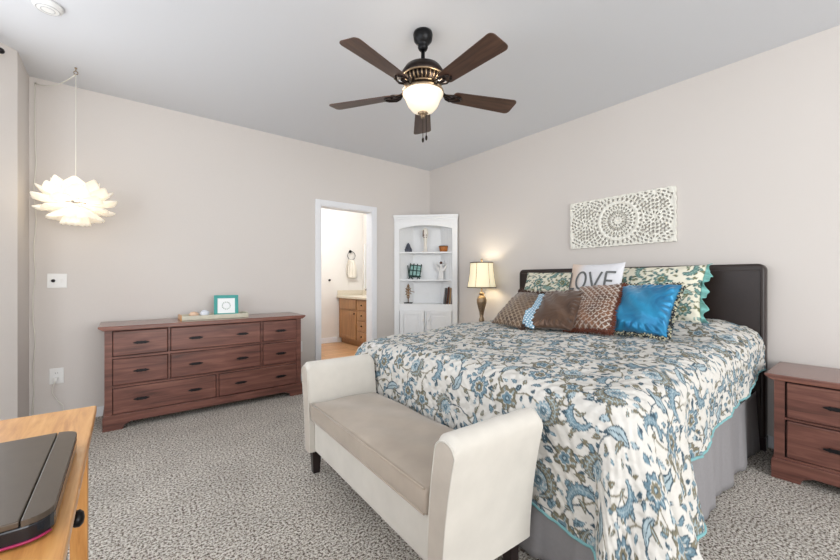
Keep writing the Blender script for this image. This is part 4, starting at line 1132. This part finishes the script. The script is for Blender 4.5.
def arm(s, yb):
    """s = -1 near arm, +1 far arm. profile in y,z: thin slab flaring outwards to a rounded top"""
    prof = []; n = 12; zt_ = .66
    def cen(z): f = (z - .14) / (zt_ - .14); return yb + s * (.010 + .062 * f ** 1.8)
    def half(z): f = (z - .14) / (zt_ - .14); return .038 + .012 * f
    ztop = zt_ - half(zt_)
    zs = [.14 + (ztop - .14) * i / n for i in range(n + 1)]
    left = [(cen(z) - half(z), z) for z in zs]; right = [(cen(z) + half(z), z) for z in zs]
    c0, h0 = cen(ztop), half(ztop)
    cap = [(c0 + h0 * math.cos(a_), ztop + h0 * math.sin(a_)) for a_ in np.linspace(0, PI, 11)[1:-1]]
    poly = right + cap + left[::-1]
    # cross sections along x with rounded front/back upper corners
    b = B(); nx_ = 26; secs = []; rc = .022; w2 = bx1 - bx0 + .01
    for i in range(nx_ + 1):
        f = i / nx_; x = bx0 - .005 + w2 * f
        e = min(f, 1 - f) * w2
        dz = 0 if e > rc else rc - math.sqrt(max(0, rc*rc - (rc - e)**2))
        sq = 1 if e > .018 else .95 + .05 * math.sqrt(max(0, 1 - (1 - e/.018)**2))
        row = []
        for (y, z) in poly:
            g = (z - .14) / (zt_ - .14); c_ = cen(min(z, ztop))
            row.append(b.verts.new((x, c_ + (y - c_) * sq, z - dz * g ** 3)))
        secs.append(row)
    m = len(poly)
    for a_, c_ in zip(secs, secs[1:]):
        for k in range(m): b.faces.new((a_[k], c_[k], c_[(k+1) % m], a_[(k+1) % m]))
    b.faces.new(secs[0]); b.faces.new(secs[-1][::-1])
    o = obj('arm', b, M['velvet'], t, smooth=True); e = o.modifiers.new('e', 'EDGE_SPLIT'); e.split_angle = R_(50)
    b = B(); fr = [tuple(v) for v in [(bx0 - .0055, y, z - .022 * ((z-.14)/(zt_-.14))**3) for (y, z) in poly]]
    tube(b, fr, .0025, 6); obj('piping', b, M['velvet'], o, smooth=True)
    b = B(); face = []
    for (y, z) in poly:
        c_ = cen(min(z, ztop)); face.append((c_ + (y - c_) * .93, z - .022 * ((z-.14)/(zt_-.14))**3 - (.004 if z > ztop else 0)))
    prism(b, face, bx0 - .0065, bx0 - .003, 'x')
    obj('front_nap_shade', b, M['velvet_nap_shade'], o)  # thin sheet carrying the painted nap shade of the arm front
arm(-1, yN); arm(1, yF)
for x in (bx0 + .045, bx1 - .045):
    for y in (yN + .01, yF + .01):
        b = B(); prism(b, [(-.028, .15), (.028, .15), (.020, 0), (-.020, 0)], -.026, .026)
        for v in b.verts: v.co.x += x; v.co.y = v.co.y * (1 if v.co.z > .1 else .75) + y
        obj('leg', b, M['darkleg'], t, bevel=.003)

# ------------------------------------------------------------------ desk, laptop
t = thing('desk', 'golden oak desk with one drawer, only its corner in view at lower left', 'desk', (-.55, .95, 0))
dx0, dx1, dy0, dy1 = -1.08 + .55, -.068 + .55, .28 - .95, 1.57 - .95
b = B(); box(b, dx0, dx1, dy0, dy1, .735, .76); obj('top', b, M['oak_x'], t, bevel=.004)
for (x, y) in ((dx1 - .04, dy1 - .055), (dx0 + .04, dy1 - .055), (dx1 - .04, dy0 + .055), (dx0 + .04, dy0 + .055)):
    b = B(); box(b, x - .018, x + .022, y - .012, y + .030, 0, .735); obj('leg', b, M['oak_z'], t, bevel=.003)
b = B()
box(b, dx0 + .07, dx1 - .07, dy1 - .065, dy1 - .045, .645, .735); box(b, dx0 + .07, dx1 - .07, dy0 + .045, dy0 + .065, .645, .735); box(b, dx0 + .03, dx0 + .05, dy0 + .09, dy1 - .09, .645, .735); box(b, dx1 - .055, dx1 - .045, dy0 + .09, dy1 - .09, .645, .735)
obj('apron', b, M['oak_y'], t, bevel=.002)
b = B(); box(b, dx1 - .044, dx1 - .03, dy0 + .13, dy1 - .10, .65, .725); d = obj('drawer', b, M['oak_x'], t, bevel=.003)
b = B(); lathe(b, [(.007, 0), (.007, .012), (.016, .020), (.017, .028), (.011, .034), (0, .036)], 18)
for v in b.verts: v.co = Vector((dx1 - .032 + v.co.z, v.co.y + 1.05 - .95, v.co.x + .662))
obj('knob', b, M['black'], d, smooth=True)

t = thing('laptop', 'closed dark grey laptop with glossy black edge on the oak desk', 'laptop', (-.25, 1.01, .7605))
def rr(x0, x1, y0, y1, r, n=6):
    pts = []
    for (cx, cy, a0) in ((x1 - r, y0 + r, -PI/2), (x1 - r, y1 - r, 0), (x0 + r, y1 - r, PI/2), (x0 + r, y0 + r, PI)):
        for k in range(n + 1): a_ = a0 + PI/2 * k / n; pts.append((cx + r*math.cos(a_), cy + r*math.sin(a_)))
    return pts
lx0, lx1, ly0, ly1 = -.20, .164, -.208, .205
b = B(); prism(b, rr(lx0, lx1, ly0, ly1, .035), .004, .030, 'z'); obj('case', b, M['glossblack'], t, bevel=.003)
b = B(); prism(b, [(lx1 - .036, ly0), (lx0, ly0), (lx0, ly1), (lx1 - .036, ly1)], .030, .040, 'z'); obj('lid', b, M['lid'], t, bevel=.002)
b = B(); pts = rr(lx1 - .08, lx1, ly0, ly1, .034); pts = [(max(p[0], lx1 - .034), p[1]) for p in pts]
prism(b, pts, .030, .0395, 'z'); obj('hinge_cover', b, M['lid'], t, bevel=.002)
b = B(); tube(b, [(p[0], p[1], .006) for p in [(lx1 - .07, ly0 - .001)] + [(x + .001 * (1 if k > 3 else 0), y - .001) for k, (x, y) in enumerate(rr(lx0, lx1, ly0, ly1, .035)[:5])]], .0022, 6); obj('accent_strip', b, M['magenta'], t, smooth=True)
for (x, y) in ((lx0 + .03, ly0 + .03), (lx1 - .03, ly0 + .03), (lx0 + .03, ly1 - .03), (lx1 - .03, ly1 - .03)):
    b = B(); lathe(b, [(.01, 0), (.01, .0045)], 12, (x, y, 0)); obj('foot', b, M['black'], t)

# ------------------------------------------------------------------ on the dresser
ZD = .8035
t = thing('wooden_tray', 'pale whitewashed wooden tray on top of the dresser', 'tray', (.66, 3.93, ZD))
b = B(); box(b, -.27, .27, -.105, .105, 0, .008); box(b, -.27, .27, -.105, -.095, .008, .038); box(b, -.27, .27, .095, .105, .008, .038); obj('tray_body', b, M['tray'], t, bevel=.002)
for s in (-1, 1):
    b = B(); prism(b, [(-.105, 0), (.105, 0), (.105, .038), (.05, .046), (-.05, .046), (-.105, .038)], s * .27 - .006, s * .27 + .006, 'x'); obj('end_board', b, M['oak_y'] if s < 0 else M['tray'], t, bevel=.002)
t = thing('photo_frame', 'teal framed print standing in the tray on the dresser', 'picture frame', (.765, 3.935, ZD + .0085)); t.rotation_euler = (R_(-14), 0, R_(-10))
b = B(); fw, fh, ft = .104, .205, .030
box(b, -fw, fw, -.009, .009, 0, ft); box(b, -fw, fw, -.009, .009, fh - ft, fh); box(b, -fw, -fw + ft, -.009, .009, ft, fh - ft); box(b, fw - ft, fw, -.009, .009, ft, fh - ft)
obj('frame', b, M['tealframe'], t, bevel=.002)
b = B(); box(b, -fw + ft, fw - ft, -.004, .004, ft, fh - ft); pr = obj('print', b, M['paper'], t)
b = B()
for k in range(14):
    a_ = 2 * PI * k / 14; sphere(b, (.034 * math.cos(a_), -.0045, fh/2 + .034 * math.sin(a_)), .006, 1, .1, 1, 6)
obj('printed_wreath', b, plain('faded_ink', srgb(168, 178, 172), .8, noise=.3), pr)
b = B(); prism(b, [(.0, 0), (.07, 0), (.0, .12)], -.02, .02, 'x')
for v in b.verts: v.co.y += .009
obj('easel_back', b, M['black'], t)
b = B(); sphere(b, (0, 0, 0), .033, 1.2, .9, .85, 16)
for v in b.verts: v.co *= 1 + .08 * math.sin(math.atan2(v.co.z, v.co.x) * 9)
o = obj('seashell', b, M['shell'], smooth=True); o.location = (.50, 3.95, ZD + .037); tag(o, 'small peach seashell in the tray on the dresser', 'seashell')
b = B(); g = bmesh.ops.create_icosphere(b, subdivisions=2, radius=.037); rq = random.Random(3)
for v in b.verts: v.co *= rq.uniform(.9, 1.08)
o = obj('quartz_stone', b, M['quartz']); o.location = (.585, 3.94, ZD + .043); tag(o, 'small pale quartz stone beside the seashell in the tray', 'stone')
